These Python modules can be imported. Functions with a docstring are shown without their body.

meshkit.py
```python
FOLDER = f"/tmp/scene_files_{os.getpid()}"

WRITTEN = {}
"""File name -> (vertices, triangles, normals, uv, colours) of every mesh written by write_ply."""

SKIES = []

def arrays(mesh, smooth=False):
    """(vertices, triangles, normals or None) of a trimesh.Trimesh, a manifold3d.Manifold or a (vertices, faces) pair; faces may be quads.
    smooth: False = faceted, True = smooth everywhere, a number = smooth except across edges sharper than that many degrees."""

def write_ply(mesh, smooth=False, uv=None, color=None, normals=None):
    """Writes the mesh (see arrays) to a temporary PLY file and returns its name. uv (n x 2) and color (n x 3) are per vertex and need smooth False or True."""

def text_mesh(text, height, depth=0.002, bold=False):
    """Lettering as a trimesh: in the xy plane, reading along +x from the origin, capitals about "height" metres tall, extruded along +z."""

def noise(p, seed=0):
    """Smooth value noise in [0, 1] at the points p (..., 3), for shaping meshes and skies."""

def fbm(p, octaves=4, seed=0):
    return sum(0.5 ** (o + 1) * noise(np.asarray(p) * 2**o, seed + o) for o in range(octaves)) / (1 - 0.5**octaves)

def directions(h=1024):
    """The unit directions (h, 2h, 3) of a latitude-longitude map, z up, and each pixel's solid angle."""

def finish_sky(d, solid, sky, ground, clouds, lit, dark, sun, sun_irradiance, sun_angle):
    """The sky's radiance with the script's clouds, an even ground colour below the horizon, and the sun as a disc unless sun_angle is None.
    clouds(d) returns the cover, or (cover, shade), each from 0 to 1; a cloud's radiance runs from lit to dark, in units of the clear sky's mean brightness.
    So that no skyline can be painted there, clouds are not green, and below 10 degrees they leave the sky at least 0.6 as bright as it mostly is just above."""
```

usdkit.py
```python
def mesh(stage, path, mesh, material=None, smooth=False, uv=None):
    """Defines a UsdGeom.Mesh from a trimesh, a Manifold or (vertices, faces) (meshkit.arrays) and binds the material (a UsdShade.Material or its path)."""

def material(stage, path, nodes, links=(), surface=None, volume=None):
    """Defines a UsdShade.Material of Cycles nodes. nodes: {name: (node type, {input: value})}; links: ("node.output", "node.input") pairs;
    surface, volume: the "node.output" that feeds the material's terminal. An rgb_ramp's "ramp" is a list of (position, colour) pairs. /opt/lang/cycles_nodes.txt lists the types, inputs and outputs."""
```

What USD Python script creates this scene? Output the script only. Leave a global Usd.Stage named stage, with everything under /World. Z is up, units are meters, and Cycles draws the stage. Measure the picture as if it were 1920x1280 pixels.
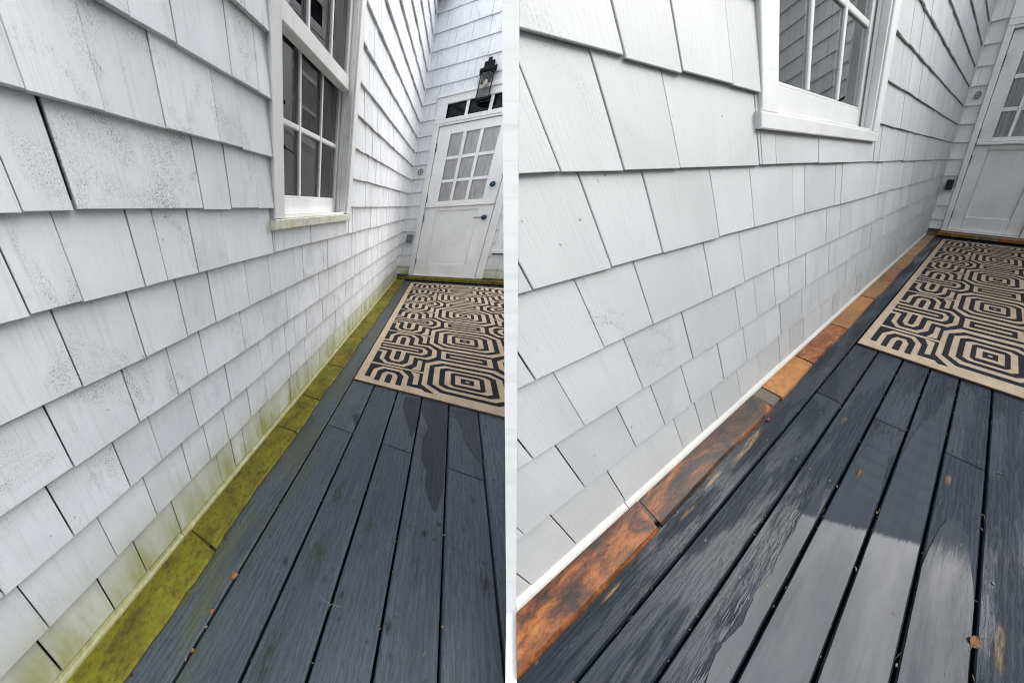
import math
import random

import numpy as np
import trimesh
import usdkit
from pxr import Gf, Sdf, Usd, UsdGeom, UsdLux, UsdShade
from shapely import affinity
from shapely.geometry import Point, Polygon, box as sbox
from shapely.ops import unary_union

stage = Usd.Stage.CreateInMemory()
UsdGeom.SetStageUpAxis(stage, UsdGeom.Tokens.z)
UsdGeom.SetStageMetersPerUnit(stage, 1.0)
UsdGeom.Xform.Define(stage, '/World')
UsdGeom.Scope.Define(stage, '/World/Looks')
rng = random.Random(11)

# ------------------------------------------------------------------ camera, sky, sun, exposure
RIGHT = np.array([0.99946377, 0.0, -0.03274394])
UP = np.array([0.02831033, 0.50246478, 0.86413406])
BACK = np.array([0.01645268, -0.86459768, 0.50219534])
EYE = np.array([0.0, 0.0, 1.4])
cam = UsdGeom.Camera.Define(stage, '/World/camera')
cam.CreateHorizontalApertureAttr(36.0)
cam.CreateVerticalApertureAttr(24.0)
cam.CreateFocalLengthAttr(507.0 / 1920.0 * 36.0)
cam.CreateClippingRangeAttr(Gf.Vec2f(0.05, 500.0))
cam.CreateExposureAttr(2.05)
cam.AddTransformOp().Set(Gf.Matrix4d(*RIGHT, 0, *UP, 0, *BACK, 0, *EYE, 1))

SUN_DIR = np.array([0.85, 0.04, 0.55])
SUN_DIR /= np.linalg.norm(SUN_DIR)
sun_el, sun_rot = math.asin(SUN_DIR[2]), math.atan2(SUN_DIR[0], SUN_DIR[1])


def material(name, nodes, links, surface='p.BSDF', volume=None):
    return usdkit.material(stage, '/World/Looks/' + name, nodes, links, surface=surface, volume=volume)


sky_mat = material('sky', {
    's': ('sky_texture', {'sky_type': 'single_scattering', 'sun_disc': False, 'sun_elevation': sun_el, 'sun_rotation': sun_rot, 'aerosol_density': 2.0}),
    'tc': ('texture_coordinate', {}),
    'm': ('mapping', {'scale': (1.0, 1.0, 2.0)}),
    'n': ('noise_texture', {'scale': 3.2, 'detail': 6.0, 'roughness': 0.55}),
    'r': ('rgb_ramp', {'ramp': [(0.3, (2.2, 2.5, 2.95)), (0.5, (3.9, 4.1, 4.4)), (0.7, (5.6, 5.7, 5.8))]}),
    'x': ('mix_color', {'fac': 0.88, 'use_clamp': False}),
    'b': ('background_shader', {'strength': 0.10})},
    [('tc.generated', 'm.vector'), ('m.vector', 'n.vector'), ('n.fac', 'r.fac'), ('s.color', 'x.a'), ('r.color', 'x.b'), ('x.result', 'b.color')], surface='b.background')
dome = UsdLux.DomeLight.Define(stage, '/World/sky')
UsdShade.MaterialBindingAPI.Apply(dome.GetPrim()).Bind(sky_mat)
dome.GetPrim().SetCustomDataByKey('kind', 'structure')
sun = UsdLux.DistantLight.Define(stage, '/World/sun')
sun.CreateNormalizeAttr(True)
sun.CreateIntensityAttr(0.4)
sun.CreateAngleAttr(70.0)
sun.CreateColorAttr(Gf.Vec3f(1.0, 0.97, 0.93))
q = Gf.Rotation(Gf.Vec3d(0, 0, 1), Gf.Vec3d(*SUN_DIR.tolist()))
sun.AddTransformOp().Set(Gf.Matrix4d().SetRotate(q))

# ------------------------------------------------------------------ the two decks: where each one stands and how it runs
# u runs along the long wall away from the viewer, v out from the wall across the deck, z up the wall.


class Court:
    def __init__(s, o, au, av, az, side, limit):
        s.o, s.A = np.array(o, float), np.stack([np.array(x, float) for x in (au, av, az)], 1)
        s.side, s.limit = side, limit           # the deck stops at the party line between the two courts
        s.flip = np.linalg.det(s.A) < 0

    def world(s, p):
        return np.asarray(p, float) @ s.A.T + s.o

    def across(s, p):
        return (s.world(p) @ RIGHT - EYE @ RIGHT) * s.side

    def cut(s):                                 # plane of the party line in deck coordinates: point, normal
        n = s.A.T @ RIGHT * s.side
        c = s.limit - s.side * ((s.o - EYE) @ RIGHT)
        return n * c / (n @ n), n / np.linalg.norm(n)


LEFT = Court([-1.31082, 0.26314, 0.26851], [-0.15607, 0.83591, -0.04702], [1.31778, -0.53929, 0.05561], [0.36592, 0.09527, 0.98029], -1, 0.0155)
RIGHTC = Court([-0.05634, 0.26565, 0.42664], [1.22142, 0.7997, 0.01653], [0.33222, -0.59937, -0.03829], [-0.49491, -0.05789, 1.01792], 1, 0.0115)

used = {}


def numbered(parent, name):
    k = used.get((parent, name), 0)
    used[(parent, name)] = k + 1
    return f'{parent}/{name}' + (f'_{k:03d}' if k else '')


def tag(prim, label=None, cat=None, group=None, kind=None):
    for k, v in (('label', label), ('category', cat), ('group', group), ('kind', kind)):
        if v:
            prim.SetCustomDataByKey(k, v)
    return prim


class Thing:
    """An Xform at the thing's base; parts are put under it in the coordinates of its court."""

    def __init__(s, name, court, base, label=None, cat=None, group=None, kind=None):
        s.court, s.path = court, numbered('/World', name)
        s.base = court.world(np.array(base, float))
        x = UsdGeom.Xform.Define(stage, s.path)
        x.AddTranslateOp().Set(Gf.Vec3d(*s.base.tolist()))
        s.prim = tag(x.GetPrim(), label, cat, group, kind)

    def put(s, name, mesh, mat, parent=None, st='wall', smooth=False, label=None, kind=None, clip=True):
        c = s.court
        if not isinstance(mesh, trimesh.Trimesh):
            mesh = trimesh.Trimesh(*mesh, process=False)
        if clip:
            d = c.across(mesh.vertices)
            if d.max() <= c.limit + 1e-4:
                return None
            if d.min() < c.limit:
                p, n = c.cut()
                try:
                    mesh = trimesh.intersections.slice_mesh_plane(mesh, n, p, cap=True)
                except Exception:
                    mesh = trimesh.intersections.slice_mesh_plane(mesh, n, p, cap=False)
                if len(mesh.faces) == 0:
                    return None
        v = np.asarray(mesh.vertices)
        f = np.asarray(mesh.faces)
        # split by face so that flat faces stay flat and each face takes its own texture plane
        tri = v[f]
        if not smooth:
            v2 = tri.reshape(-1, 3)
            f2 = np.arange(len(v2)).reshape(-1, 3)
        else:
            v2, f2 = v, f
        a, b = {'wall': (0, 2), 'end': (1, 2), 'deck': (0, 1)}[st]
        uv = v2[:, [a, b]]
        w = c.world(v2) - s.base
        if c.flip:
            f2 = f2[:, ::-1]
        path = numbered(parent or s.path, name)
        m = usdkit.mesh(stage, path, (w, f2), mat, smooth=smooth, uv=None if smooth else uv)
        tag(m.GetPrim(), label, None, None, kind)
        return path

    def group(s, name, parent=None):
        path = numbered(parent or s.path, name)
        UsdGeom.Xform.Define(stage, path)
        return path


# ------------------------------------------------------------------ mesh helpers, all in deck coordinates

PLANES = {'wall': (0, 2, 1), 'end': (1, 2, 0), 'deck': (0, 1, 2)}


def inset(poly, d):
    p = np.asarray(poly, float)
    n = len(p)
    area = 0.5 * sum(p[i][0] * p[(i + 1) % n][1] - p[(i + 1) % n][0] * p[i][1] for i in range(n))
    if area < 0:
        d = -d
    out = []
    for i in range(n):
        a, b, c = p[i - 1], p[i], p[(i + 1) % n]
        e, g = (b - a) / np.linalg.norm(b - a), (c - b) / np.linalg.norm(c - b)
        ne, ng = np.array([-e[1], e[0]]), np.array([-g[1], g[0]])
        k = 1 + ne @ ng
        out.append(b + d * (ne + ng) / max(k, 0.25))
    return np.array(out)


def slab(poly, plane, back, front, bevel=0.0):
    """Convex polygon in a plane, solid between depths back and front (numbers or functions of the 2-D point), front edge bevelled."""
    p = np.asarray(poly, float)
    n = len(p)
    fb = back if callable(back) else (lambda q: back)
    ff = front if callable(front) else (lambda q: front)
    sgn = 1 if ff(p[0]) > fb(p[0]) else -1
    rings = [[(q[0], q[1], fb(q)) for q in p]]
    if bevel:
        rings.append([(q[0], q[1], ff(q) - sgn * bevel) for q in p])
        rings.append([(q[0], q[1], ff(q)) for q in inset(p, bevel)])
    else:
        rings.append([(q[0], q[1], ff(q)) for q in p])
    i, j, k = PLANES[plane]
    V = []
    for r in rings:
        for a in r:
            x = [0, 0, 0]
            x[i], x[j], x[k] = a
            V.append(x)
    V = np.array(V)
    F = []
    for r in range(len(rings) - 1):
        for t in range(n):
            a, b = r * n + t, r * n + (t + 1) % n
            F += [(a, b, b + n), (a, b + n, a + n)]
    top = (len(rings) - 1) * n
    for t in range(1, n - 1):
        F += [(top, top + t, top + t + 1), (0, t + 1, t)]
    m = trimesh.Trimesh(V, np.array(F), process=False)
    if m.volume < 0:
        m.invert()
    return m


def bx(u0, u1, v0, v1, z0, z1, bevel=0.0, face='wall'):
    if face == 'wall':
        return slab([(u0, z0), (u1, z0), (u1, z1), (u0, z1)], 'wall', v0, v1, bevel)
    if face == 'end':                       # front towards the viewer: small u
        return slab([(v0, z0), (v1, z0), (v1, z1), (v0, z1)], 'end', u1, u0, bevel)
    return slab([(u0, v0), (u1, v0), (u1, v1), (u0, v1)], 'deck', z0, z1, bevel)


def ext(shape, plane, d0, d1):
    """Any shapely polygon as a solid between two depths of a plane."""
    i, j, k = PLANES[plane]
    out = []
    for g in getattr(shape, 'geoms', [shape]):
        if g.is_empty or g.geom_type != 'Polygon' or g.area < 1e-7:
            continue
        m = trimesh.creation.extrude_polygon(g, abs(d1 - d0), engine='earcut')
        V = np.zeros((len(m.vertices), 3))
        V[:, i], V[:, j], V[:, k] = m.vertices[:, 0], m.vertices[:, 1], m.vertices[:, 2] + min(d0, d1)
        m = trimesh.Trimesh(V, m.faces, process=False)
        if m.volume < 0:
            m.invert()
        out.append(m)
    return trimesh.util.concatenate(out)


def tube(points, r, sides=8):
    P = np.array(points, float)
    V, F = [], []
    for i, p in enumerate(P):
        t = P[min(i + 1, len(P) - 1)] - P[max(i - 1, 0)]
        t /= np.linalg.norm(t)
        a = np.cross(t, [0.13, 0.27, 0.95]); a /= np.linalg.norm(a)
        b = np.cross(t, a)
        for k in range(sides):
            th = 2 * math.pi * k / sides
            V.append(p + r * (math.cos(th) * a + math.sin(th) * b))
    for i in range(len(P) - 1):
        for k in range(sides):
            a, b = i * sides + k, i * sides + (k + 1) % sides
            F += [(a, b, b + sides), (a, b + sides, a + sides)]
    for k in range(1, sides - 1):
        F += [(0, k + 1, k), ((len(P) - 1) * sides, (len(P) - 1) * sides + k, (len(P) - 1) * sides + k + 1)]
    m = trimesh.Trimesh(np.array(V), np.array(F), process=False)
    if m.volume < 0:
        m.invert()
    return m


def disc_end(v, z, r, u_back, u_front, dome=0.0, n=20):
    """A round fitting on the end wall, its face towards the viewer."""
    rings = [(r, u_back), (r, u_front + 0.003), (r * 0.9, u_front)]
    if dome:
        rings += [(r * 0.6, u_front - dome * 0.7), (r * 0.25, u_front - dome)]
    V, F = [], []
    for rr, u in rings:
        for k in range(n):
            th = 2 * math.pi * k / n
            V.append((u, v + rr * math.cos(th), z + rr * math.sin(th)))
    for i in range(len(rings) - 1):
        for k in range(n):
            a, b = i * n + k, i * n + (k + 1) % n
            F += [(a, b, b + n), (a, b + n, a + n)]
    L = (len(rings) - 1) * n
    for k in range(1, n - 1):
        F += [(0, k + 1, k), (L, L + k, L + k + 1)]
    m = trimesh.Trimesh(np.array(V), np.array(F), process=False)
    if m.volume < 0:
        m.invert()
    return m


# ------------------------------------------------------------------ materials


def base_nodes():
    n = {'tc': ('texture_coordinate', {}), 'oi': ('object_info', {}),
         'rk': ('math', {'math_type': 'multiply', 'value2': 37.0}), 'cz': ('combine_xyz', {}),
         'uv': ('vector_math', {'math_type': 'add'})}
    l = [('oi.random', 'rk.value1'), ('rk.value', 'cz.z'), ('tc.UV', 'uv.vector1'), ('cz.vector', 'uv.vector2')]
    return n, l


def add_noise(n, l, key, scale, detail=3.0, rough=0.5, lo=None, hi=None, dist=0.0, src='uv.vector', a=0.0, b=1.0):
    n['m' + key] = ('mapping', {'scale': scale})
    n['n' + key] = ('noise_texture', {'scale': 1.0, 'detail': detail, 'roughness': rough, 'distortion': dist})
    l += [(src, f'm{key}.vector'), (f'm{key}.vector', f'n{key}.vector')]
    if lo is None:
        return f'n{key}.fac'
    n['r' + key] = ('map_range', {'range_type': 'smoothstep', 'from_min': lo, 'from_max': hi, 'to_min': a, 'to_max': b})
    l.append((f'n{key}.fac', f'r{key}.value'))
    return f'r{key}.result'


def mul(n, l, key, a, b):
    n[key] = ('math', {'math_type': 'multiply'})
    if isinstance(b, float):
        n[key] = ('math', {'math_type': 'multiply', 'value2': b})
    else:
        l.append((b, key + '.value2'))
    l.append((a, key + '.value1'))
    return key + '.value'


def mixc(n, l, key, fac, a, b, blend='mix'):
    d = {'blend_type': blend}
    if isinstance(fac, float):
        d['fac'] = fac
    else:
        l.append((fac, key + '.fac'))
    for s, x in (('a', a), ('b', b)):
        if isinstance(x, str):
            l.append((x, f'{key}.{s}'))
        else:
            d[s] = x
    n[key] = ('mix_color', d)
    return key + '.result'


def paint(name, color, mildew=0.3, algae=None, relief=1.0, rough=0.55, warm_bounce=None):
    """White paint on sawn wood: upright grain, brushed relief, specks of mildew, algae, else painted bounce light, rising from the foot."""
    n, l = base_nodes()
    tone = add_noise(n, l, 'tone', (5, 3, 1), 3, 0.55, 0.3, 0.7, a=0.90, b=1.0)
    n['rt'] = ('map_range', {'from_min': 0.0, 'from_max': 1.0, 'to_min': 0.90, 'to_max': 1.0})
    l.append(('oi.random', 'rt.value'))
    t2 = mul(n, l, 'tt', tone, 'rt.result')
    col = mixc(n, l, 'c0', 1.0, color, 'tt.value', 'multiply')
    streak = add_noise(n, l, 'str', (75, 2.6, 1), 4, 0.65, 0.50, 0.76, a=0.0, b=0.28)
    col = mixc(n, l, 'cs', streak, col, (0.42, 0.43, 0.45))
    low = add_noise(n, l, 'low', (6, 4, 1), 4, 0.65, 0.52 - 0.10 * max(0, mildew - 0.5), 0.70, dist=1.2, src='tc.UV')
    speck = add_noise(n, l, 'spk', (420, 230, 1), 3, 0.75, 0.46, 0.66)
    mk = mul(n, l, 'mk', low, speck)
    mk = mul(n, l, 'mk2', mk, float(mildew))
    n['mk2'][1]['use_clamp'] = True
    col = mixc(n, l, 'cm', mk, col, (0.21, 0.215, 0.225))
    dots = add_noise(n, l, 'dot', (95, 80, 1), 0, 0.5, 0.86, 0.90, a=0.0, b=0.6)
    col = mixc(n, l, 'cd', dots, col, (0.10, 0.10, 0.10))
    if algae or warm_bounce:
        n['sx'] = ('separate_xyz', {})
        l.append(('tc.UV', 'sx.vector'))
        n['ah'] = ('map_range', {'range_type': 'smoothstep', 'from_min': algae[0] if algae else 0.30, 'from_max': 0.02, 'to_min': 0.0, 'to_max': 1.0})
        l.append(('sx.y', 'ah.value'))
        sn = add_noise(n, l, 'alg', (9, 1.6, 1), 4, 0.6, 0.25, 0.72, src='tc.UV', a=0.25, b=1.0)
        a1 = mul(n, l, 'a1', 'ah.result', sn)
        a2 = mul(n, l, 'a2', a1, float(algae[1] if algae else warm_bounce[1]))
        col = mixc(n, l, 'ca', a2, col, (0.31, 0.32, 0.11) if algae else warm_bounce[0])  # second tint paints light bounced up from the orange stones
    fl = add_noise(n, l, 'fl', (260, 9, 1), 3, 0.6, 0.56, 0.70, a=0.0, b=0.20)
    col = mixc(n, l, 'cf', fl, col, (0.40, 0.41, 0.43))
    g1 = add_noise(n, l, 'gr', (190, 9, 1), 5, 0.7)
    g2 = add_noise(n, l, 'pe', (300, 240, 1), 2, 0.6)
    n['gs'] = ('math', {'math_type': 'multiply_add', 'value2': 0.22})
    l += [(g2, 'gs.value1'), (g1, 'gs.value3')]
    n['bp'] = ('bump', {'strength': 0.6 * relief, 'distance': 0.0018})
    l += [('gs.value', 'bp.height')]
    n['p'] = ('principled_bsdf', {'roughness': rough, 'specular_ior_level': 0.35})
    l += [(col, 'p.base_color'), ('bp.normal', 'p.normal')]
    return material(name, n, l)


def plain(name, color, rough=0.5, spec=0.4, bump=0.0, scale=(60, 60, 1), var=0.08, metallic=0.0):
    n, l = base_nodes()
    t = add_noise(n, l, 't', scale, 3, 0.55, 0.3, 0.7, a=1.0 - var, b=1.0)
    col = mixc(n, l, 'c0', 1.0, color, t, 'multiply')
    n['p'] = ('principled_bsdf', {'roughness': rough, 'specular_ior_level': spec, 'metallic': metallic})
    l.append((col, 'p.base_color'))
    if bump:
        n['bp'] = ('bump', {'strength': bump, 'distance': 0.001})
        l += [('nt.fac', 'bp.height'), ('bp.normal', 'p.normal')]
    return material(name, n, l)


def glass(name, tint=(0.9, 0.95, 0.93), ior=1.6):
    return material(name, {'t': ('transparent_bsdf', {'color': tint}), 'g': ('glossy_bsdf', {'color': (0.95, 0.95, 0.95), 'roughness': 0.004}),
                           'f': ('fresnel', {'IOR': ior}), 'm': ('mix_closure', {})},
                    [('f.fac', 'm.fac'), ('t.BSDF', 'm.closure1'), ('g.BSDF', 'm.closure2')], surface='m.closure')


SCUFFS = [(0.562, 0.502, 0.13, 0.040, 0), (0.831, 0.489, 0.13, 0.028, 0), (0.477, 0.410, 0.028, 0.018, 1), (0.500, 0.550, 0.020, 0.012, 1), (0.489, 0.609, 0.022, 0.010, 1), (0.803, 0.685, 0.05, 0.030, 2),
          (0.690, 0.800, 0.10, 0.022, 2), (0.760, 0.992, 0.055, 0.022, 1), (0.898, 0.859, 0.020, 0.010, 1), (0.241, 0.479, 0.12, 0.030, 0), (0.829, 0.813, 0.030, 0.014, 1), (0.759, 0.629, 0.06, 0.020, 0), (0.489, 0.747, 0.030, 0.014, 1), (1.084, 0.970, 0.04, 0.014, 1)]
BARE = [(0.583, 0.197, 0.055, 0.012, 3), (0.758, 0.212, 0.13, 0.014, 3), (0.191, 0.200, 0.035, 0.009, 3), (0.456, 0.207, 0.05, 0.009, 3), (0.527, 0.187, 0.02, 0.008, 3), (0.807, 0.200, 0.08, 0.014, 3), (0.620, 0.962, 0.10, 0.016, 3),
        (0.896, 0.927, 0.035, 0.030, 3), (1.092, 0.890, 0.03, 0.012, 3), (1.122, 0.475, 0.03, 0.012, 3), (0.70, 1.05, 0.07, 0.012, 3)]


def spots(n, l, col, marks):
    """Stains and worn places, each at its own place on the boards."""
    tone = {0: (0.018, 0.022, 0.013), 1: (0.007, 0.007, 0.007), 2: (0.026, 0.030, 0.040), 3: (0.30, 0.185, 0.07)}
    rough = add_noise(n, l, 'sq', (22, 110, 1), 4, 0.65, 0.36, 0.62, src='tc.UV')
    for k in (0, 1, 2, 3):
        mine = [m for m in marks if m[4] == k]
        acc = None
        for q, (u, v, ru, rv, _) in enumerate(mine):
            t = f'{k}x{q}'
            n['sm' + t] = ('mapping', {'location': (-u / ru, -v / rv, 0.0), 'scale': (1.0 / ru, 1.0 / rv, 0.0)})
            n['sl' + t] = ('vector_math', {'math_type': 'length'})
            n['se' + t] = ('map_range', {'range_type': 'smoothstep', 'from_min': 1.0, 'from_max': 0.2, 'to_min': 0.0, 'to_max': 1.0})
            l += [('tc.UV', f'sm{t}.vector'), (f'sm{t}.vector', f'sl{t}.vector1'), (f'sl{t}.value', f'se{t}.value')]
            out = f'se{t}.result'
            if acc:
                n['sx' + t] = ('math', {'math_type': 'maximum'})
                l += [(acc, f'sx{t}.value1'), (out, f'sx{t}.value2')]
                out = f'sx{t}.value'
            acc = out
        if acc:
            f = mul(n, l, f'sf{k}', acc, rough)
            f = mul(n, l, f'sg{k}', f, (0.9, 1.0, 0.75, 0.9)[k])
            col = mixc(n, l, f'so{k}', f, col, tone[k])
    return col


def deck_paint(name, color, light, wet, worn, green=0.0, marks=()):
    n, l = base_nodes()
    grain = add_noise(n, l, 'gr', (4.5, 150, 1), 6, 0.75)
    fine = add_noise(n, l, 'fi', (9, 240, 1), 3, 0.6)
    n['wm'] = ('mapping', {'scale': (0.16, 1.0, 1.0)})
    n['wt'] = ('wave_texture', {'wave_type': 'bands', 'bands_direction': 'y', 'profile': 'sine', 'scale': 19.0, 'distortion': 9.0, 'detail': 4.0, 'detail_scale': 5.0, 'detail_roughness': 0.62})
    l += [('uv.vector', 'wm.vector'), ('wm.vector', 'wt.vector')]
    n['wr'] = ('map_range', {'range_type': 'smoothstep', 'from_min': 0.55, 'from_max': 0.98, 'to_min': 0.0, 'to_max': 0.55})
    l.append(('wt.fac', 'wr.value'))
    n['gc'] = ('map_range', {'from_min': 0.36, 'from_max': 0.62, 'to_min': 0.0, 'to_max': 1.0, 'clamp': True})
    l.append((grain, 'gc.value'))
    col = mixc(n, l, 'c0', 'gc.result', color, light)
    n['rt'] = ('map_range', {'from_min': 0.0, 'from_max': 1.0, 'to_min': 0.74, 'to_max': 1.12})
    l.append(('oi.random', 'rt.value'))
    col = mixc(n, l, 'c1', 1.0, col, 'rt.result', 'multiply')
    cloud = add_noise(n, l, 'cl', (1.7, 9, 1), 5, 0.65, 0.42, 0.72, a=0.0, b=0.65)
    col = mixc(n, l, 'c2', cloud, col, tuple(0.55 * x for x in color))
    col = mixc(n, l, 'cwv', 'wr.result', col, tuple(0.45 * x for x in color))
    ck = add_noise(n, l, 'ck', (7, 330, 1), 4, 0.7, 0.58, 0.68, a=0.0, b=0.6)
    col = mixc(n, l, 'c2b', ck, col, tuple(0.3 * x for x in color))
    # worn streaks where bare wood shows
    w1 = add_noise(n, l, 'w1', (7, 130, 1), 3, 0.6, 0.62, 0.70)
    w2 = add_noise(n, l, 'w2', (1.4, 5, 1), 2, 0.5, 0.55, 0.68)
    wk = mul(n, l, 'wk', w1, w2)
    wk = mul(n, l, 'wk2', wk, float(worn))
    col = mixc(n, l, 'c3', wk, col, (0.30, 0.19, 0.07) if wet else (0.075, 0.07, 0.06))
    if not wet:
        n['sw'] = ('separate_xyz', {})
        l.append(('tc.UV', 'sw.vector'))
        n['wu'] = ('map_range', {'range_type': 'smoothstep', 'from_min': 0.9, 'from_max': 0.25, 'to_min': 0.0, 'to_max': 1.0})
        n['wv'] = ('map_range', {'range_type': 'smoothstep', 'from_min': 0.60, 'from_max': 1.0, 'to_min': 0.0, 'to_max': 1.0})
        l += [('sw.x', 'wu.value'), ('sw.y', 'wv.value')]
        wz = mul(n, l, 'wz', 'wu.result', 'wv.result')
        wn = add_noise(n, l, 'wn', (5, 60, 1), 5, 0.7, 0.40, 0.66)
        wz = mul(n, l, 'wz2', wz, wn)
        col = mixc(n, l, 'cw', wz, col, (0.040, 0.040, 0.038))
    # dark smudges
    s1 = add_noise(n, l, 's1', (8, 34, 1), 5, 0.7, 0.60, 0.72, a=0.0, b=0.6)
    col = mixc(n, l, 'c4', s1, col, (0.02, 0.02, 0.018) if wet else (0.028, 0.030, 0.026))
    if green:
        n['sx'] = ('separate_xyz', {})
        l.append(('tc.UV', 'sx.vector'))
        n['gh'] = ('map_range', {'range_type': 'smoothstep', 'from_min': 0.40, 'from_max': 0.17, 'to_min': 0.0, 'to_max': float(green)})
        l.append(('sx.y', 'gh.value'))
        gn = add_noise(n, l, 'gg', (5, 22, 1), 3, 0.6, 0.35, 0.7)
        gk = mul(n, l, 'gk', 'gh.result', gn)
        col = mixc(n, l, 'c5', gk, col, (0.085, 0.095, 0.035))
    if marks:
        col = spots(n, l, col, marks)
    n['gs'] = ('math', {'math_type': 'multiply_add', 'value2': 0.5})
    n['ws'] = ('math', {'math_type': 'multiply_add', 'value2': -0.6})
    l += [(fine, 'gs.value1'), (grain, 'gs.value3'), ('wr.result', 'ws.value1'), ('gs.value', 'ws.value3')]
    n['bp'] = ('bump', {'strength': 0.9, 'distance': 0.0016})
    l.append(('ws.value', 'bp.height'))
    P = {'roughness': 0.5, 'specular_ior_level': 0.4}
    if wet:
        film = add_noise(n, l, 'fm', (2.2, 9, 1), 5, 0.65, 0.46, 0.54, a=0.10, b=0.62)
        n['bw'] = ('bump', {'strength': 0.55, 'distance': 0.0012})
        l += [('ws.value', 'bw.height')]
        rr = add_noise(n, l, 'rr', (2.6, 9, 1), 4, 0.6, 0.40, 0.62, a=0.20, b=0.09)
        P = {'roughness': 0.55, 'specular_ior_level': 0.15, 'coat_ior': 1.45}
        l += [(film, 'p.coat_weight'), (rr, 'p.coat_roughness'), ('bw.normal', 'p.coat_normal')]
    n['p'] = ('principled_bsdf', P)
    l += [(col, 'p.base_color'), ('bp.normal', 'p.normal')]
    return material(name, n, l)


def stone_mat(name, ramp, scale=(9, 14, 1), dist=2.5, rough=0.3, coat=0.0, bump=0.5):
    n, l = base_nodes()
    f = add_noise(n, l, 'a', scale, 7, 0.66, dist=dist)
    n['rp'] = ('rgb_ramp', {'ramp': ramp})
    l.append((f, 'rp.fac'))
    sp = add_noise(n, l, 'b', (55, 70, 1), 5, 0.7, 0.46, 0.68, a=0.0, b=0.65)
    col = mixc(n, l, 'c1', sp, 'rp.color', tuple(0.55 * x for x in ramp[0][1]))
    h = add_noise(n, l, 'c', (45, 50, 1), 5, 0.6)
    n['bp'] = ('bump', {'strength': bump, 'distance': 0.003})
    l.append((h, 'bp.height'))
    n['p'] = ('principled_bsdf', {'roughness': rough, 'specular_ior_level': 0.45, 'coat_weight': coat, 'coat_roughness': 0.12})
    l += [(col, 'p.base_color'), ('bp.normal', 'p.normal')]
    return material(name, n, l)


M = {}
for key, tint in (('left', (0.79, 0.81, 0.845)), ('right', (0.535, 0.54, 0.533))):  # same white paint; tints carry the light balance between courts
    left = key == 'left'
    M[key] = {
        'shingle': paint('shingle_paint_' + key, tint, 0.85 if left else 0.42, (0.36, 1.1) if left else None, warm_bounce=None if left else ((0.58, 0.51, 0.44), 0.2)),
        'mildew': paint('shingle_mildew_' + key, tint, 1.35 if left else 1.05, (0.46, 0.95) if left else None),
        'trim': paint('trim_paint_' + key, (0.86, 0.865, 0.865) if left else (0.66, 0.66, 0.64), 0.05, None, 0.5, 0.42),  # left trim lightened against the shade of its leaning wall
        'deck': deck_paint('deck_paint_' + key, (0.058, 0.071, 0.090) if left else (0.016, 0.022, 0.031), (0.086, 0.102, 0.123) if left else (0.027, 0.036, 0.049), not left, 0.8 if left else 0.9, 0.7 if left else 0.0, SCUFFS if left else BARE),
    }
M['left']['door'] = M['left']['trim']
M['left']['end'] = M['left']['shingle']
M['right']['door'] = paint('door_paint_shade_offset', (0.86, 0.86, 0.84), 0.03, None, 0.3, 0.4)  # lightened to offset the shade on the door and end boards
M['right']['end'] = paint('end_shingle_shade_offset', (0.82, 0.82, 0.80), 0.12)  # long wall paint again, lightened to offset shade on end and rear
M['left']['foot'] = stone_mat('foot_trim_green', [(0.3, (0.42, 0.41, 0.28)), (0.5, (0.27, 0.27, 0.10)), (0.7, (0.50, 0.49, 0.36))], (12, 60, 1), 1.0, 0.5, 0, 0.2)
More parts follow.
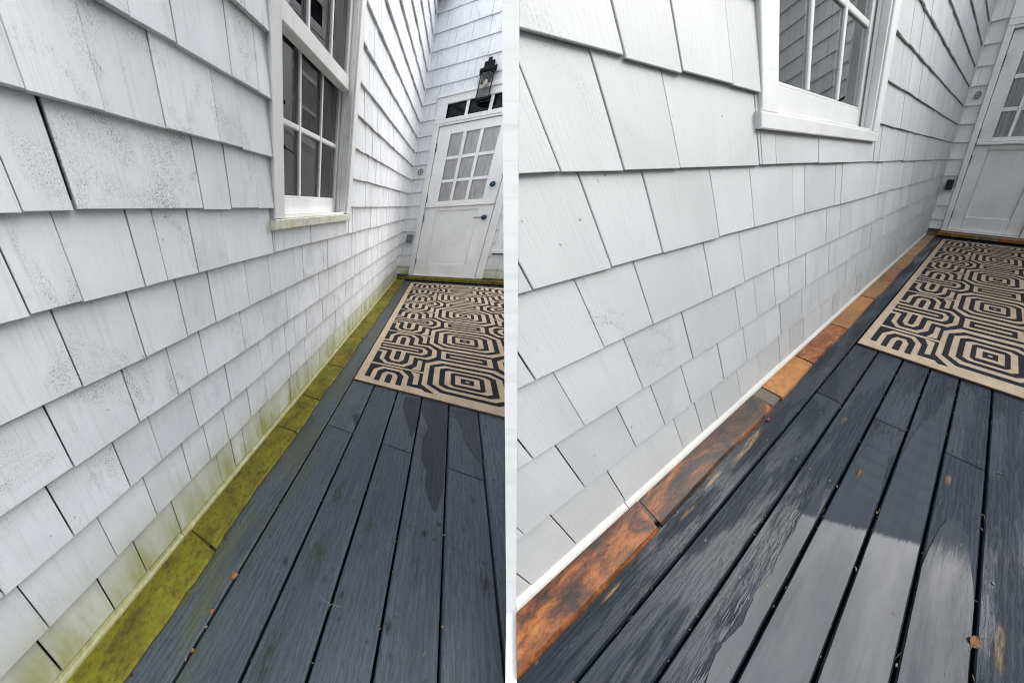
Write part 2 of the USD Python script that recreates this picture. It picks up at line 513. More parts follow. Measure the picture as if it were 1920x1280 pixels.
M['right']['foot'] = paint('foot_trim_cream', (0.70, 0.68, 0.625), 0.25, None, 0.4, 0.4)
M['sill_green'] = stone_mat('sill_paint_green', [(0.42, (0.74, 0.74, 0.70)), (0.58, (0.70, 0.69, 0.56)), (0.75, (0.44, 0.44, 0.20))], (4, 9, 1), 1.0, 0.5, 0, 0.2)
M['algae_stone'] = [stone_mat('algae_stone_' + k, r, (7, 10, 1), 0.7, 0.75, 0.0, 0.9) for k, r in (
    ('a', [(0.32, (0.055, 0.046, 0.005)), (0.5, (0.138, 0.127, 0.004)), (0.68, (0.200, 0.188, 0.012))]),
    ('b', [(0.32, (0.046, 0.036, 0.005)), (0.5, (0.122, 0.109, 0.005)), (0.68, (0.185, 0.170, 0.012))]),
    ('c', [(0.32, (0.060, 0.036, 0.008)), (0.5, (0.150, 0.115, 0.009)), (0.68, (0.205, 0.180, 0.016))]))]
M['rust_stone'] = stone_mat('rust_swirl_stone', [(0.36, (0.022, 0.010, 0.005)), (0.46, (0.13, 0.036, 0.008)), (0.56, (0.30, 0.095, 0.014)), (0.68, (0.40, 0.155, 0.034))], (4.5, 7, 1), 1.5, 0.42, 0.06)
M['dark_stone'] = stone_mat('dark_swirl_stone', [(0.40, (0.026, 0.016, 0.010)), (0.52, (0.085, 0.034, 0.012)), (0.60, (0.24, 0.075, 0.013)), (0.72, (0.34, 0.13, 0.030))], (4.5, 8, 1), 1.6, 0.45, 0.04)
M['orange_stone'] = stone_mat('orange_stone', [(0.3, (0.27, 0.10, 0.020)), (0.6, (0.44, 0.19, 0.050)), (0.8, (0.29, 0.115, 0.028))], (6, 8, 1), 1.2, 0.35, 0.12)
M['red_stone'] = stone_mat('red_brown_stone', [(0.35, (0.09, 0.026, 0.010)), (0.5, (0.26, 0.080, 0.020)), (0.68, (0.46, 0.19, 0.050))], (7, 9, 1), 2.0, 0.30, 0.2)
M['tan_stone'] = stone_mat('tan_stone', [(0.3, (0.13, 0.058, 0.016)), (0.5, (0.31, 0.14, 0.042)), (0.75, (0.24, 0.125, 0.052))], (7, 9, 1), 1.8, 0.38, 0.12)
M['grey_stone'] = stone_mat('grey_brown_stone', [(0.3, (0.085, 0.06, 0.035)), (0.5, (0.20, 0.145, 0.085)), (0.75, (0.28, 0.215, 0.14))], (9, 9, 1), 1.4, 0.5, 0.2)
M['mortar'] = plain('mortar', (0.17, 0.145, 0.115), 0.85, 0.2, 0.6, (160, 160, 1), 0.35)
M['mortar_green'] = plain('mortar_green', (0.10, 0.09, 0.018), 0.85, 0.2, 0.6, (160, 160, 1), 0.35)
M['glass'] = glass('window_glass', (0.85, 0.87, 0.87), ior=2.0)
M['lamp_glass'] = glass('lamp_glass', (0.94, 0.94, 0.94), ior=1.3)
M['dark_glass'] = plain('dark_transom_glass', (0.004, 0.006, 0.009), 0.06, 0.25)
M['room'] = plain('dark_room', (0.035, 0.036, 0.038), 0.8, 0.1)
M['sheath'] = plain('dark_backing', (0.16, 0.16, 0.16), 0.9, 0.1)
M['curtain'] = plain('curtain_cloth', (0.30, 0.36, 0.33), 0.85, 0.1, 0.3, (200, 10, 1), 0.2)
M['curtain_white'] = plain('door_curtain', (0.80, 0.80, 0.80), 0.85, 0.1, 0.3, (90, 6, 1), 0.25)
M['black_metal'] = plain('black_metal', (0.006, 0.007, 0.010), 0.6, 0.2)
M['outlet_grey'] = plain('outlet_grey', (0.16, 0.165, 0.17), 0.5, 0.4)
M['outlet_black'] = plain('outlet_black', (0.018, 0.019, 0.022), 0.45, 0.4)
M['fitting'] = plain('fitting_grey', (0.20, 0.20, 0.20), 0.5, 0.4, metallic=0.2)
M['knob'] = plain('blue_metal_knob', (0.03, 0.085, 0.21), 0.25, 0.6, metallic=0.6)
M['bulb'] = plain('bulb_glass', (0.75, 0.72, 0.60), 0.2, 0.5)
M['rug_tan'] = None
M['leaf'] = plain('dead_leaf', (0.30, 0.15, 0.065), 0.7, 0.2, 0.4, (90, 90, 1), 0.4)
M['crumb'] = plain('litter_crumb', (0.28, 0.20, 0.11), 0.8, 0.2, 0.3, (70, 70, 1), 0.7)
M['leaf_red'] = plain('red_leaf', (0.22, 0.045, 0.025), 0.5, 0.4, 0.4, (90, 90, 1), 0.4)
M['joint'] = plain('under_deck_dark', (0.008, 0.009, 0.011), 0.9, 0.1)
M['ground'] = plain('ground_soil', (0.09, 0.085, 0.06), 0.95, 0.1, 0.4, (4, 4, 1), 0.4)
M['screw'] = plain('screw_head', (0.035, 0.035, 0.037), 0.4, 0.5)
M['hair'] = plain('pale_fibre', (0.36, 0.36, 0.34), 0.6, 0.3)
def water(name, bump, rough, lo, hi):
    return material(name, {'tc': ('texture_coordinate', {}), 'm': ('mapping', {'scale': (7, 60, 1)}), 'n': ('noise_texture', {'scale': 1.0, 'detail': 4.0, 'roughness': 0.65}),
        'b': ('bump', {'strength': bump, 'distance': 0.0012}), 'm2': ('mapping', {'scale': (3, 95, 1)}), 'n2': ('noise_texture', {'scale': 1.0, 'detail': 5.0, 'roughness': 0.7}),
        'c': ('rgb_ramp', {'ramp': [(0.3, (0.012, 0.017, 0.025)), (0.7, (0.026, 0.034, 0.046))]}),
        'm3': ('mapping', {'scale': (3.0, 11, 1)}), 'n3': ('noise_texture', {'scale': 1.0, 'detail': 4.0, 'roughness': 0.6}), 'w': ('map_range', {'from_min': 0.35, 'from_max': 0.62, 'to_min': lo, 'to_max': hi, 'clamp': True}),
        'p': ('principled_bsdf', {'roughness': 0.4, 'specular_ior_level': 0.1, 'coat_roughness': rough, 'coat_ior': 1.33})},
        [('tc.UV', 'm.vector'), ('m.vector', 'n.vector'), ('n.fac', 'b.height'), ('tc.UV', 'm2.vector'), ('m2.vector', 'n2.vector'), ('n2.fac', 'c.fac'), ('c.color', 'p.base_color'),
         ('b.normal', 'p.coat_normal'), ('tc.UV', 'm3.vector'), ('m3.vector', 'n3.vector'), ('n3.fac', 'w.value'), ('w.result', 'p.coat_weight')])


M['water'] = water('standing_water', 0.10, 0.02, 0.62, 1.0)
M['damp'] = water('thin_water', 0.55, 0.09, 0.35, 0.8)
M['stain'] = deck_paint('wet_deck_stain', (0.020, 0.025, 0.033), (0.030, 0.037, 0.047), False, 0.2)


def rug_mat(name, color, dark):
    n, l = base_nodes()
    weave = add_noise(n, l, 'a', (260, 420, 1), 2, 0.6)
    big = add_noise(n, l, 'b', (9, 12, 1), 5, 0.65, 0.3, 0.7, a=0.78, b=1.0)
    col = mixc(n, l, 'c0', 1.0, color, big, 'multiply')
    k = add_noise(n, l, 'wv', (260, 420, 1), 2, 0.6, 0.3, 0.7, a=0.0, b=0.35)
    col = mixc(n, l, 'c1', k, col, dark)
    n['bp'] = ('bump', {'strength': 0.7, 'distance': 0.0015})
    l.append((weave, 'bp.height'))
    n['p'] = ('principled_bsdf', {'roughness': 0.9, 'specular_ior_level': 0.15})
    l += [(col, 'p.base_color'), ('bp.normal', 'p.normal')]
    return material(name, n, l)


M['rug_tan'] = rug_mat('rug_tan', (0.50, 0.40, 0.29), (0.33, 0.25, 0.17))
M['rug_black'] = rug_mat('rug_black', (0.017, 0.018, 0.021), (0.03, 0.03, 0.033))
M['rug_edge'] = plain('rug_binding', (0.10, 0.065, 0.045), 0.9, 0.1)

# ------------------------------------------------------------------ the layout both courts share (metres from the near end of the wall)
U_END = 5.35
ROWS = [0.035, 0.217, 0.408, 0.592, 0.777, 0.967, 1.150, 1.336, 1.518, 1.699, 1.870, 2.052, 2.235, 2.42, 2.60, 2.785, 2.97, 3.15, 3.335, 3.52, 3.70]
JOINTS = {8: [0.12, 0.27, 0.41, 0.54, 0.67, 0.89, 1.04], 7: [0.05, 0.16, 0.29, 0.43, 0.59, 0.80, 0.92], 6: [0.02, 0.22, 0.31, 0.69, 0.83, 1.0],
          5: [0.0, 0.17, 0.27, 0.43, 0.505, 0.63, 0.78, 1.11, 1.21, 1.53, 1.89, 2.24], 4: [-0.1, 0.03, 0.21, 0.38, 0.54, 0.68, 0.895, 1.075, 1.34, 1.44, 1.75, 1.825, 2.295],
          3: [-0.09, 0.13, 0.31, 0.46, 0.60, 0.835, 1.005, 1.24, 1.38, 1.695], 2: [-0.07, 0.07, 0.23, 0.345, 0.515, 0.71, 0.96, 1.075, 1.215, 1.335, 1.5],
          1: [-0.05, 0.13, 0.275, 0.435, 0.545, 0.665, 0.84, 0.99, 1.14, 1.27], 0: [-0.22, -0.08, 0.07, 0.185, 0.34, 0.585, 0.685, 0.77, 0.93, 1.08]}
WIN = (1.125, 2.245, 1.105, 2.40)          # window casing outline on the long wall: u0, u1, z0, z1
DOORV = (0.209, 1.225, 2.50)               # door casing outline on the end wall: v0, v1, top
WIN2 = (1.265, 2.05, 0.505, 2.2)           # second window on the end wall: v0, v1, z0, z1


def joint_list(row, lo, hi, given=(), seed=0):
    r = random.Random(1000 * seed + row)
    js = [lo] + [j for j in given if lo < j < hi]
    x = js[-1]
    while True:
        x += r.choice((r.uniform(0.075, 0.12), r.uniform(0.10, 0.20), r.uniform(0.14, 0.24)))
        if x > hi - 0.05:
            break
        js.append(x)
    return js + [hi]


def shingle_polys(row, segs, given, seed):
    """(2-D outline, gap-aware) of every shingle of one course over the open stretches of the wall."""
    r = random.Random(77 * row + seed)
    z0, z1 = ROWS[row], ROWS[row + 1] + 0.02
    out = []
    for lo, hi in segs:
        js = joint_list(row, lo, hi, given, seed) if not given or max(given) < hi else [lo] + [j for j in given if lo < j < hi] + [hi]
        for a, b in zip(js, js[1:]):
            g = r.choice((0.0008, 0.0014, 0.002))
            d0, d1 = r.uniform(-0.0025, 0.0025), r.uniform(-0.0018, 0.0018)
            out.append(([(a + g, z0 + d0), (b - g, z0 + d0 + d1), (b - g + r.uniform(-0.001, 0.001), z1), (a + g + r.uniform(-0.001, 0.001), z1)], r.uniform(-0.0018, 0.0022)))
    return out


def lapped(row, proud, plane):
    z0, z1 = ROWS[row], ROWS[row + 1] + 0.02
    if plane == 'wall':
        front = lambda p: 0.030 + proud - 0.0175 * (p[1] - z0) / (z1 - z0)
        back = lambda p: front(p) - (0.0125 - 0.004 * (p[1] - z0) / (z1 - z0))
    else:
        front = lambda p: U_END - proud + 0.0175 * (p[1] - z0) / (z1 - z0)
        back = lambda p: front(p) + (0.0125 - 0.004 * (p[1] - z0) / (z1 - z0))
    return back, front


def clip_rows(poly, hole):
    """What is left of a shingle outside a rectangular opening (only the cases that occur: shortened at its head or foot)."""
    z0, z1 = hole
    zs = [p[1] for p in poly]
    return [(p[0], min(p[1], z0)) for p in poly] if min(zs) < z0 - 0.01 else None


MARKED = {'left': {(6, 0.31): 'shingle heavily speckled with grey mildew', (5, 0.0): None, (2, 0.07): 'mildew-speckled shingle', (3, 0.31): None, (3, -0.09): None, (5, 0.17): None},
          'right': {(3, 0.46): 'shingle with a dark mildew smear', (2, 0.515): None, (1, 0.545): None}}


def build_house(c, key, label, height, end_to, end_height):
    P = M[key]
    house = Thing('shingled_house', c, (0, 0, 0), label, 'house')
    # --- long wall: backing with an opening for the window, then every shingle
    w0, w1, zb, zt = WIN
    u_lo = -0.62
    back = trimesh.util.concatenate([bx(u_lo, w0 + 0.06, -0.10, 0.0, -0.05, height), bx(w1 - 0.06, U_END + 0.03, -0.10, 0.0, -0.05, height),
                                     bx(w0 + 0.06, w1 - 0.06, -0.10, 0.0, -0.05, zb - 0.02), bx(w0 + 0.06, w1 - 0.06, -0.10, 0.0, zt - 0.06, height)])
    side = house.put('side_wall', back, M['sheath'])
    rows = [i for i in range(len(ROWS) - 1) if ROWS[i] < height - 0.05]
    cand = []
    for i in rows:
        z0, z1 = ROWS[i], ROWS[i + 1]
        if z1 <= zb - 0.04 or z0 >= zt:
            segs = [(u_lo, U_END)]
        elif z0 < zb - 0.02:
            segs = [(u_lo, w0 - 0.001), (w0 + 0.001, w1 - 0.001), (w1 + 0.001, U_END)]
        else:
            segs = [(u_lo, w0), (w1, U_END)]
        given = JOINTS.get(i, [])
        for si, (lo, hi) in enumerate(segs):
            g = [j for j in given if lo < j < hi]
            if len(segs) > 1 and si == 0:
                js = [lo] + (g if g else [lo + 0.2, lo + 0.38]) + [hi]
                if not g:
                    js = joint_list(i, lo, hi, (), 5)
            elif len(segs) == 3 and si == 1:
                js = [lo] + g + [hi]
            else:
                js = joint_list(i, lo, hi, g, 5)
            r = random.Random(77 * i + si)
            for a, b in zip(js, js[1:]):
                gap = r.choice((0.0007, 0.0011, 0.0016, 0.0022))
                wide = 0.007 if (i, a) == (6, 0.31) else gap
                d0, d1 = r.uniform(-0.0022, 0.0022), r.uniform(-0.0016, 0.0016)
                top = z1 + 0.02
                if len(segs) == 3 and si == 1:
                    top = zb - 0.035
                poly = [(a + wide, z0 + d0), (b - gap, z0 + d0 + d1), (b - gap, top), (a + wide, top)]
                cand.append(('wall', i, a, poly, r.uniform(-0.0016, 0.002)))
    for i in [i for i in range(len(ROWS) - 1) if ROWS[i] < end_height - 0.05]:
        z0, z1 = ROWS[i], ROWS[i + 1]
        d0v, d1v, dtop = DOORV
        a0, a1, b0, b1 = WIN2
        segs = [(0.012, end_to)]
        if z0 < dtop - 0.02:
            segs = [(0.012, d0v), (d1v, end_to)]
            if z1 > b0 - 0.05 and z0 < b1:
                segs = [(0.012, d0v), (d1v, a0), (a1, end_to)]
        for si, (lo, hi) in enumerate(segs):
            js = [lo, hi] if hi - lo < 0.22 else joint_list(i, lo, hi, (), 9 + si)
            r = random.Random(991 * i + si)
            if 0.1 < hi - lo < 0.22 and i in (1, 3, 9, 12):
                js = [lo, lo + r.uniform(0.06, 0.12), hi]
            for a, b in zip(js, js[1:]):
                gap = r.choice((0.0008, 0.0014))
                d0 = r.uniform(-0.003, 0.003)
                zz0 = z0 + d0 if i else 0.085
                if end_to > 5 and z1 + 0.03 > 4.35 - 0.534 * (b - 3.35):
                    continue
                cand.append(('end', i, a, [(a + gap, zz0), (b - gap, zz0), (b - gap, z1 + 0.02), (a + gap, z1 + 0.02)], r.uniform(-0.001, 0.002)))
    for a, b in zip([0.2105, 0.35, 0.47, 0.62, 0.75, 0.88, 1.02], [0.35, 0.47, 0.62, 0.75, 0.88, 1.02, 1.2235]):
        cand.append(('end', 13, a, [(a + 0.001, 2.499), (b - 0.001, 2.499), (b - 0.001, 2.62), (a + 0.001, 2.62)], 0.0))
    solids = []
    for plane, i, a, poly, proud in cand:
        bk, fr = lapped(i, proud, plane)
        m = slab(poly, plane, bk, fr, 0.0012)
        cen = m.centroid
        w = c.world(cen)
        if c.across(m.vertices).max() < c.limit:
            continue
        area = abs((poly[1][0] - poly[0][0]) * (poly[2][1] - poly[1][1]))
        d = np.linalg.norm(w - EYE)
        facing = 1.0
        x, y, zc = (w - EYE) @ RIGHT, (w - EYE) @ UP, -(w - EYE) @ BACK
        seen = zc > 0.05 and abs(x / zc) < 2.1 and abs(y / zc) < 1.45
        solids.append((area / d ** 3 if seen else 0.0, plane, i, a, m))
    end = house.put('end_wall', trimesh.util.concatenate([
        bx(U_END + 0.03, U_END + 0.14, -0.1, DOORV[0] + 0.05, -0.05, end_height, 0, 'end'),
        bx(U_END + 0.03, U_END + 0.14, DOORV[1] - 0.05, WIN2[0] + 0.05, -0.05, end_height, 0, 'end'),
        bx(U_END + 0.03, U_END + 0.14, WIN2[0] + 0.05, WIN2[1] - 0.05, -0.05, WIN2[2] - 0.03, 0, 'end'),
        bx(U_END + 0.03, U_END + 0.14, WIN2[0] + 0.05, WIN2[1] - 0.05, WIN2[3], end_height, 0, 'end'),
        slab([(WIN2[1] - 0.05, -0.05), (end_to, -0.05), (end_to, min(end_height, 4.35 - 0.534 * (end_to - 3.35))), (min(end_to, 4.53), end_height), (WIN2[1] - 0.05, end_height)], 'end', U_END + 0.14, U_END + 0.03),
        bx(U_END + 0.03, U_END + 0.14, DOORV[0] + 0.05, DOORV[1] - 0.05, DOORV[2] - 0.03, end_height, 0, 'end')]), M['sheath'], st='end')
    if end_to > 5:
        gable = slab([(0.0, end_height - 0.001), (0.0, 4.35), (3.35, 4.35), (4.53, 3.7195)], 'end', U_END + 0.14, U_END + 0.001)  # unseen, added so the wet boards mirror a sloping roofline
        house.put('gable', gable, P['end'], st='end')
    solids.sort(key=lambda t: -t[0])
    rest = {'wall': [], 'end': []}
    for k, (a_, plane, i, a, m) in enumerate(solids):
        mark = [t for (ri, ju), t in MARKED[key].items() if plane == 'wall' and ri == i and abs(ju - a) < 0.02]
        if k < 298:
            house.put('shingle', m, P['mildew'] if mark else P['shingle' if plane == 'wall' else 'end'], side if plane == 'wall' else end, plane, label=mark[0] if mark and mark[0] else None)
        else:
            rest[plane].append(m)
    for plane, ms in rest.items():
        if ms:
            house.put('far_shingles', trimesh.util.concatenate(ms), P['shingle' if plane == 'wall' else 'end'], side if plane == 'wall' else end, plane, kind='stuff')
    house.put('corner_bead', bx(U_END - 0.022, U_END + 0.004, 0.010, 0.036, 0.04, height, 0.003), P['trim'])
    # foot trim: two lengths butted, rounded on top
    for a, b in ((u_lo, 0.335), (0.337, 2.4), (2.402, U_END - 0.02)):
        prof = [(0.0, 0.0), (0.050, 0.0), (0.051, 0.022), (0.048, 0.030), (0.041, 0.035), (0.0, 0.036)]
        V = np.array([(u, v, z - 0.004) for u in (a, b) for v, z in prof])
        n = len(prof)
        F = [(i, (i + 1) % n, n + (i + 1) % n) for i in range(n)] + [(i, n + (i + 1) % n, n + i) for i in range(n)]
        F += [(0, t + 1, t) for t in range(1, n - 1)] + [(n, n + t, n + t + 1) for t in range(1, n - 1)]
        m = trimesh.Trimesh(V, F, process=False)
        if m.volume < 0:
            m.invert()
        house.put('foot_trim', m, P['foot'])
    house.put('wall_cap', bx(u_lo, U_END + 0.1, -0.12, 0.10, height, height + 0.05, 0.004), P['trim'])
    if end_to < 5:
        house.put('wall_cap', bx(U_END - 0.07, U_END + 0.16, 0.102, end_to, end_height, end_height + 0.05, 0.004, 'end'), P['trim'], st='end')
    else:                                   # unseen eaves and raking edge, shaped to place the mirrored roofline
        house.put('wall_cap', bx(U_END - 0.07, U_END + 0.16, 0.0, 3.3, 4.351, 4.40, 0.004, 'end'), P['trim'], st='end')
        house.put('rake_board', slab([(3.3, 4.378), (end_to, 4.378 - 0.534 * (end_to - 3.3)), (end_to, 4.43 - 0.534 * (end_to - 3.3)), (3.3, 4.43)], 'end', U_END + 0.16, U_END - 0.07, 0.004), P['trim'], st='end')
    build_window(house, c, key)
    build_door(house, c, key)
    build_window2(house, c, key)
    return house


def build_window(house, c, key):
    P = M[key]
    w0, w1, zb, zt = WIN
    T = P['trim']
    win = house.put('window', trimesh.util.concatenate([
        bx(w0, w0 + 0.087, -0.02, 0.034, zb + 0.002, zt, 0.003), bx(w1 - 0.087, w1, -0.02, 0.034, zb + 0.002, zt, 0.003),
        bx(w0 + 0.0875, w1 - 0.0875, -0.02, 0.034, zt - 0.09, zt, 0.003),
        bx(w1 - 0.105, w1 - 0.0875, -0.02, 0.022, zb + 0.002, zt - 0.09, 0.002)]), T)
    o0, o1 = w0 + 0.087, w1 - 0.087
    house.put('sill', slab([(w0 - 0.022, 1.062), (w1 - 0.035, 1.062), (w1 - 0.035, 1.104), (w0 - 0.022, 1.104)], 'wall', -0.10, 0.046, 0.003), M['sill_green'] if key == 'left' else T, win)
    house.put('sill_step', bx(o0, o1 - 0.002, -0.12, 0.016, 1.1045, 1.120, 0.003), T, win)
    jamb = [bx(o1 - 0.022, o1, -0.13, -0.021, zb, zt - 0.09, 0.001), bx(o0, o0 + 0.022, -0.13, -0.021, zb, zt - 0.09, 0.001),
            bx(o1 - 0.034, o1 - 0.0222, -0.036, -0.02, zb + 0.016, zt - 0.09, 0.001), bx(o0, o1, -0.13, -0.021, zt - 0.09, zt - 0.07)]
    house.put('jamb', trimesh.util.concatenate(jamb), T, win)
    s0, s1 = o0 + 0.023, o1 - 0.023
    # lower sash
    vf, vb = -0.045, -0.078
    g0, g1, gz0, gz1 = s0 + 0.032, s1 - 0.044, 1.212, 1.815
    house.put('lower_sash', trimesh.util.concatenate([
        bx(s0, g0, vb, vf, 1.121, 1.86, 0.003), bx(g1, s1, vb, vf, 1.121, 1.86, 0.003),
        bx(g0 + .0005, g1 - .0005, vb, vf, 1.121, 1.200, 0.003), bx(g0 + .0005, g1 - .0005, vb, vf - 0.006, 1.2002, gz0, 0.003), bx(g0 + .0005, g1 - .0005, vb, vf, gz1, 1.86, 0.003)]), T, win)
    cols = [1.545, 1.828]
    for u in cols:
        house.put('muntin', bx(u - 0.011, u + 0.011, -0.068, -0.049, gz0 + 0.001, gz1 - 0.001, 0.003), T, win)
    xs = [g0] + cols + [g1]
    for k in range(3):
        house.put('muntin', bx(xs[k] + (0.0115 if k else 0.0005), xs[k + 1] - (0.0115 if k < 2 else 0.0005), -0.067, -0.050, 1.503, 1.525, 0.003), T, win)
        for z0, z1 in ((gz0 + .001, 1.5025), (1.5255, gz1 - .001)):
            house.put('pane', bx(xs[k] + 0.012, xs[k + 1] - 0.012, -0.064, -0.061, z0, z1), M['glass'], win)
    # upper sash stands further out
    vf, vb = -0.008, -0.042
    house.put('upper_sash', trimesh.util.concatenate([
        bx(s0, g0, vb, vf, 1.862, zt - 0.092, 0.003), bx(g1, s1, vb, vf, 1.862, zt - 0.092, 0.003),
        bx(s0, s1, vb, vf + 0.006, 1.795, 1.8615, 0.004), bx(g0 + .0005, g1 - .0005, vb, vf, 2.25, zt - 0.092, 0.003)]), T, win)
    for u in (1.55, 1.84):
        house.put('muntin', bx(u - 0.011, u + 0.011, -0.034, -0.012, 1.863, 2.2495, 0.003), T, win)
    xs = [g0, 1.55, 1.84, g1]
    for k in range(3):
        for z0, z1 in ((1.863, 2.249),):
            house.put('pane', bx(xs[k] + 0.012, xs[k + 1] - 0.012, -0.028, -0.025, z0, z1), M['glass'], win)
    # the dark room behind, and its curtains
    zr = -0.62
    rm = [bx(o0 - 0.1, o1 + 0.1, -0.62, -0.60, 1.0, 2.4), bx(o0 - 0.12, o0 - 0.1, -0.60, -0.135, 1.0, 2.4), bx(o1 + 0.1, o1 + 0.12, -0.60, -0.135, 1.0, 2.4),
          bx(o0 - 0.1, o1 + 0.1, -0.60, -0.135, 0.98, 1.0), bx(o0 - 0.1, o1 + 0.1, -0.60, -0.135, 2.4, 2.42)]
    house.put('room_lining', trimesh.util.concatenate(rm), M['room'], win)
    for a, b, nf in ((1.93, 2.14, 8), (1.225, 1.30, 3)):
        top = [(a + (b - a) * t / (nf * 6), -0.14 - 0.018 * math.sin(t * math.pi / 3) - 0.006 * math.sin(t * 0.7)) for t in range(nf * 6 + 1)]
        pl = Polygon(top + [(x, y - 0.003) for x, y in reversed(top)])
        m = trimesh.creation.extrude_polygon(pl, 1.3, engine='earcut')
        m.vertices[:, 2] += 1.16
        house.put('curtain', m, M['curtain'], win)


def build_door(house, c, key):
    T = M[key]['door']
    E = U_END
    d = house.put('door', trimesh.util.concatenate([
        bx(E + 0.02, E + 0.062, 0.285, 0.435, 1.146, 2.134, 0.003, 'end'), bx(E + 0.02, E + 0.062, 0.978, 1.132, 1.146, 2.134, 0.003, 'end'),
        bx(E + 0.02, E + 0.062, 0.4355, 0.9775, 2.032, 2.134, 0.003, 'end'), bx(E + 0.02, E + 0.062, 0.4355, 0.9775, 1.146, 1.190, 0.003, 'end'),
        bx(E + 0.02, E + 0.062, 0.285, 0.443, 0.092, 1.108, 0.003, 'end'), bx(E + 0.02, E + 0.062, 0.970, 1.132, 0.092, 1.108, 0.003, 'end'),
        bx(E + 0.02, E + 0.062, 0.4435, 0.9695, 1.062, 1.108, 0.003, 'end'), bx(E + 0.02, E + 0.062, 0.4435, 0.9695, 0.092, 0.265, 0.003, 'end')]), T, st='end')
    house.put('panel', bx(E + 0.036, E + 0.055, 0.444, 0.969, 0.2655, 1.0615, 0.0, 'end'), T, d, 'end')
    house.put('panel_bead', trimesh.util.concatenate([bx(E + 0.026, E + 0.0355, 0.4445, 0.456, 0.266, 1.061, 0.004, 'end'), bx(E + 0.026, E + 0.0355, 0.957, 0.9685, 0.266, 1.061, 0.004, 'end'),
              bx(E + 0.026, E + 0.0355, 0.4565, 0.9565, 0.266, 0.278, 0.004, 'end'), bx(E + 0.026, E + 0.0355, 0.4565, 0.9565, 1.049, 1.061, 0.004, 'end')]), T, d, 'end')
    house.put('shelf', bx(E - 0.008, E + 0.062, 0.287, 1.128, 1.110, 1.143, 0.010, 'end'), T, d, 'end')
    xs, zs = [0.436, 0.601, 0.789, 0.977], [1.1905, 1.455, 1.745, 2.0315]
    for v in xs[1:3]:
        house.put('muntin', bx(E + 0.024, E + 0.05, v - 0.019, v + 0.019, zs[0], zs[3], 0.004, 'end'), T, d, 'end')
    for z in zs[1:3]:
        for k in range(3):
            house.put('muntin', bx(E + 0.025, E + 0.05, xs[k] + (0.0195 if k else 0.0005), xs[k + 1] - (0.0195 if k < 2 else 0.0005), z - 0.019, z + 0.019, 0.004, 'end'), T, d, 'end')
    for i in range(3):
        for k in range(3):
            house.put('pane', bx(E + 0.040, E + 0.043, xs[i] + (0.0195 if i else 0.0005), xs[i + 1] - (0.0195 if i < 2 else 0.0005), zs[k] + (0.0195 if k else 0.0005), zs[k + 1] - (0.0195 if k < 2 else 0.0005), 0, 'end'), M['lamp_glass'], d, 'end')
    fold = [(0.40 + 0.62 * t / 60, E + 0.058 + 0.004 * math.sin(t * 0.9) + 0.002 * math.sin(t * 2.3)) for t in range(61)]
    pl = Polygon([(u, v) for v, u in fold] + [(u + 0.004, v) for v, u in reversed(fold)])
    m = trimesh.creation.extrude_polygon(pl, 0.95, engine='earcut')
    m.vertices[:, 2] += 1.13
    house.put('curtain', m, M['curtain_white'], d, 'end')
    for z in (1.89, 1.235, 0.955, 0.30):
        house.put('hinge', trimesh.util.concatenate([bx(E - 0.004, E + 0.012, 0.276, 0.289, z - 0.05, z + 0.05, 0.003, 'end')]), M['black_metal'], d, 'end')
    for z in (1.365, 0.948):
        house.put('knob', disc_end(1.047, z, 0.031, E + 0.02, E - 0.02, 0.012), M['black_metal'], d, 'end', smooth=40)
        house.put('knob_cap', disc_end(1.047, z, 0.021, E - 0.008, E - 0.034, 0.008), M['knob'], d, 'end', smooth=40)
    house.put('latch_lever', bx(E - 0.022, E - 0.012, 0.925, 1.02, 0.942, 0.953, 0.002, 'end'), M['black_metal'], d, 'end')
    # frame and transom
    f = house.put('door_frame', trimesh.util.concatenate([
        bx(E + 0.064, E + 0.13, 0.262, 0.29, 0.02, 2.15, 0, 'end'), bx(E + 0.064, E + 0.13, 1.125, 1.16, 0.02, 2.15, 0, 'end'),
        bx(E - 0.012, E + 0.06, 0.209, 0.279, 0.072, 2.165, 0.004, 'end'), bx(E - 0.012, E + 0.06, 1.138, 1.225, 0.072, 2.165, 0.004, 'end'),
        bx(E - 0.004, E + 0.06, 0.2795, 1.1375, 2.140, 2.165, 0.003, 'end'), bx(E - 0.012, E + 0.06, 0.209, 1.225, 2.1655, 2.215, 0.004, 'end'),
        bx(E - 0.012, E + 0.06, 0.209, 0.335, 2.2155, 2.375, 0.004, 'end'), bx(E - 0.012, E + 0.06, 1.08, 1.225, 2.2155, 2.375, 0.004, 'end'),
        bx(E - 0.012, E + 0.06, 0.209, 1.225, 2.3755, 2.455, 0.004, 'end'), bx(E - 0.030, E + 0.06, 0.200, 1.234, 2.4555, 2.495, 0.006, 'end')]), T, st='end')
    xs = [0.3355, 0.548, 0.583, 0.799, 0.834, 1.0795]
    for k in (1, 3):
        house.put('mullion', bx(E, E + 0.05, xs[k], xs[k + 1], 2.2155, 2.375, 0.004, 'end'), T, f, 'end')
    for k in (0, 2, 4):
        house.put('transom_pane', bx(E + 0.03, E + 0.034, xs[k] + .0005, xs[k + 1] - .0005, 2.216, 2.3745, 0, 'end'), M['dark_glass'], f, 'end')
    house.put('transom_backing', bx(E + 0.142, E + 0.16, 0.15, 1.28, -0.05, 2.55, 0, 'end'), M['joint'], f, 'end')  # added dark panel, stops sky light leaking round the door
    house.put('threshold', bx(E - 0.02, E + 0.06, 0.2795, 1.1375, 0.072, 0.089, 0.004, 'end'), T, f, 'end')


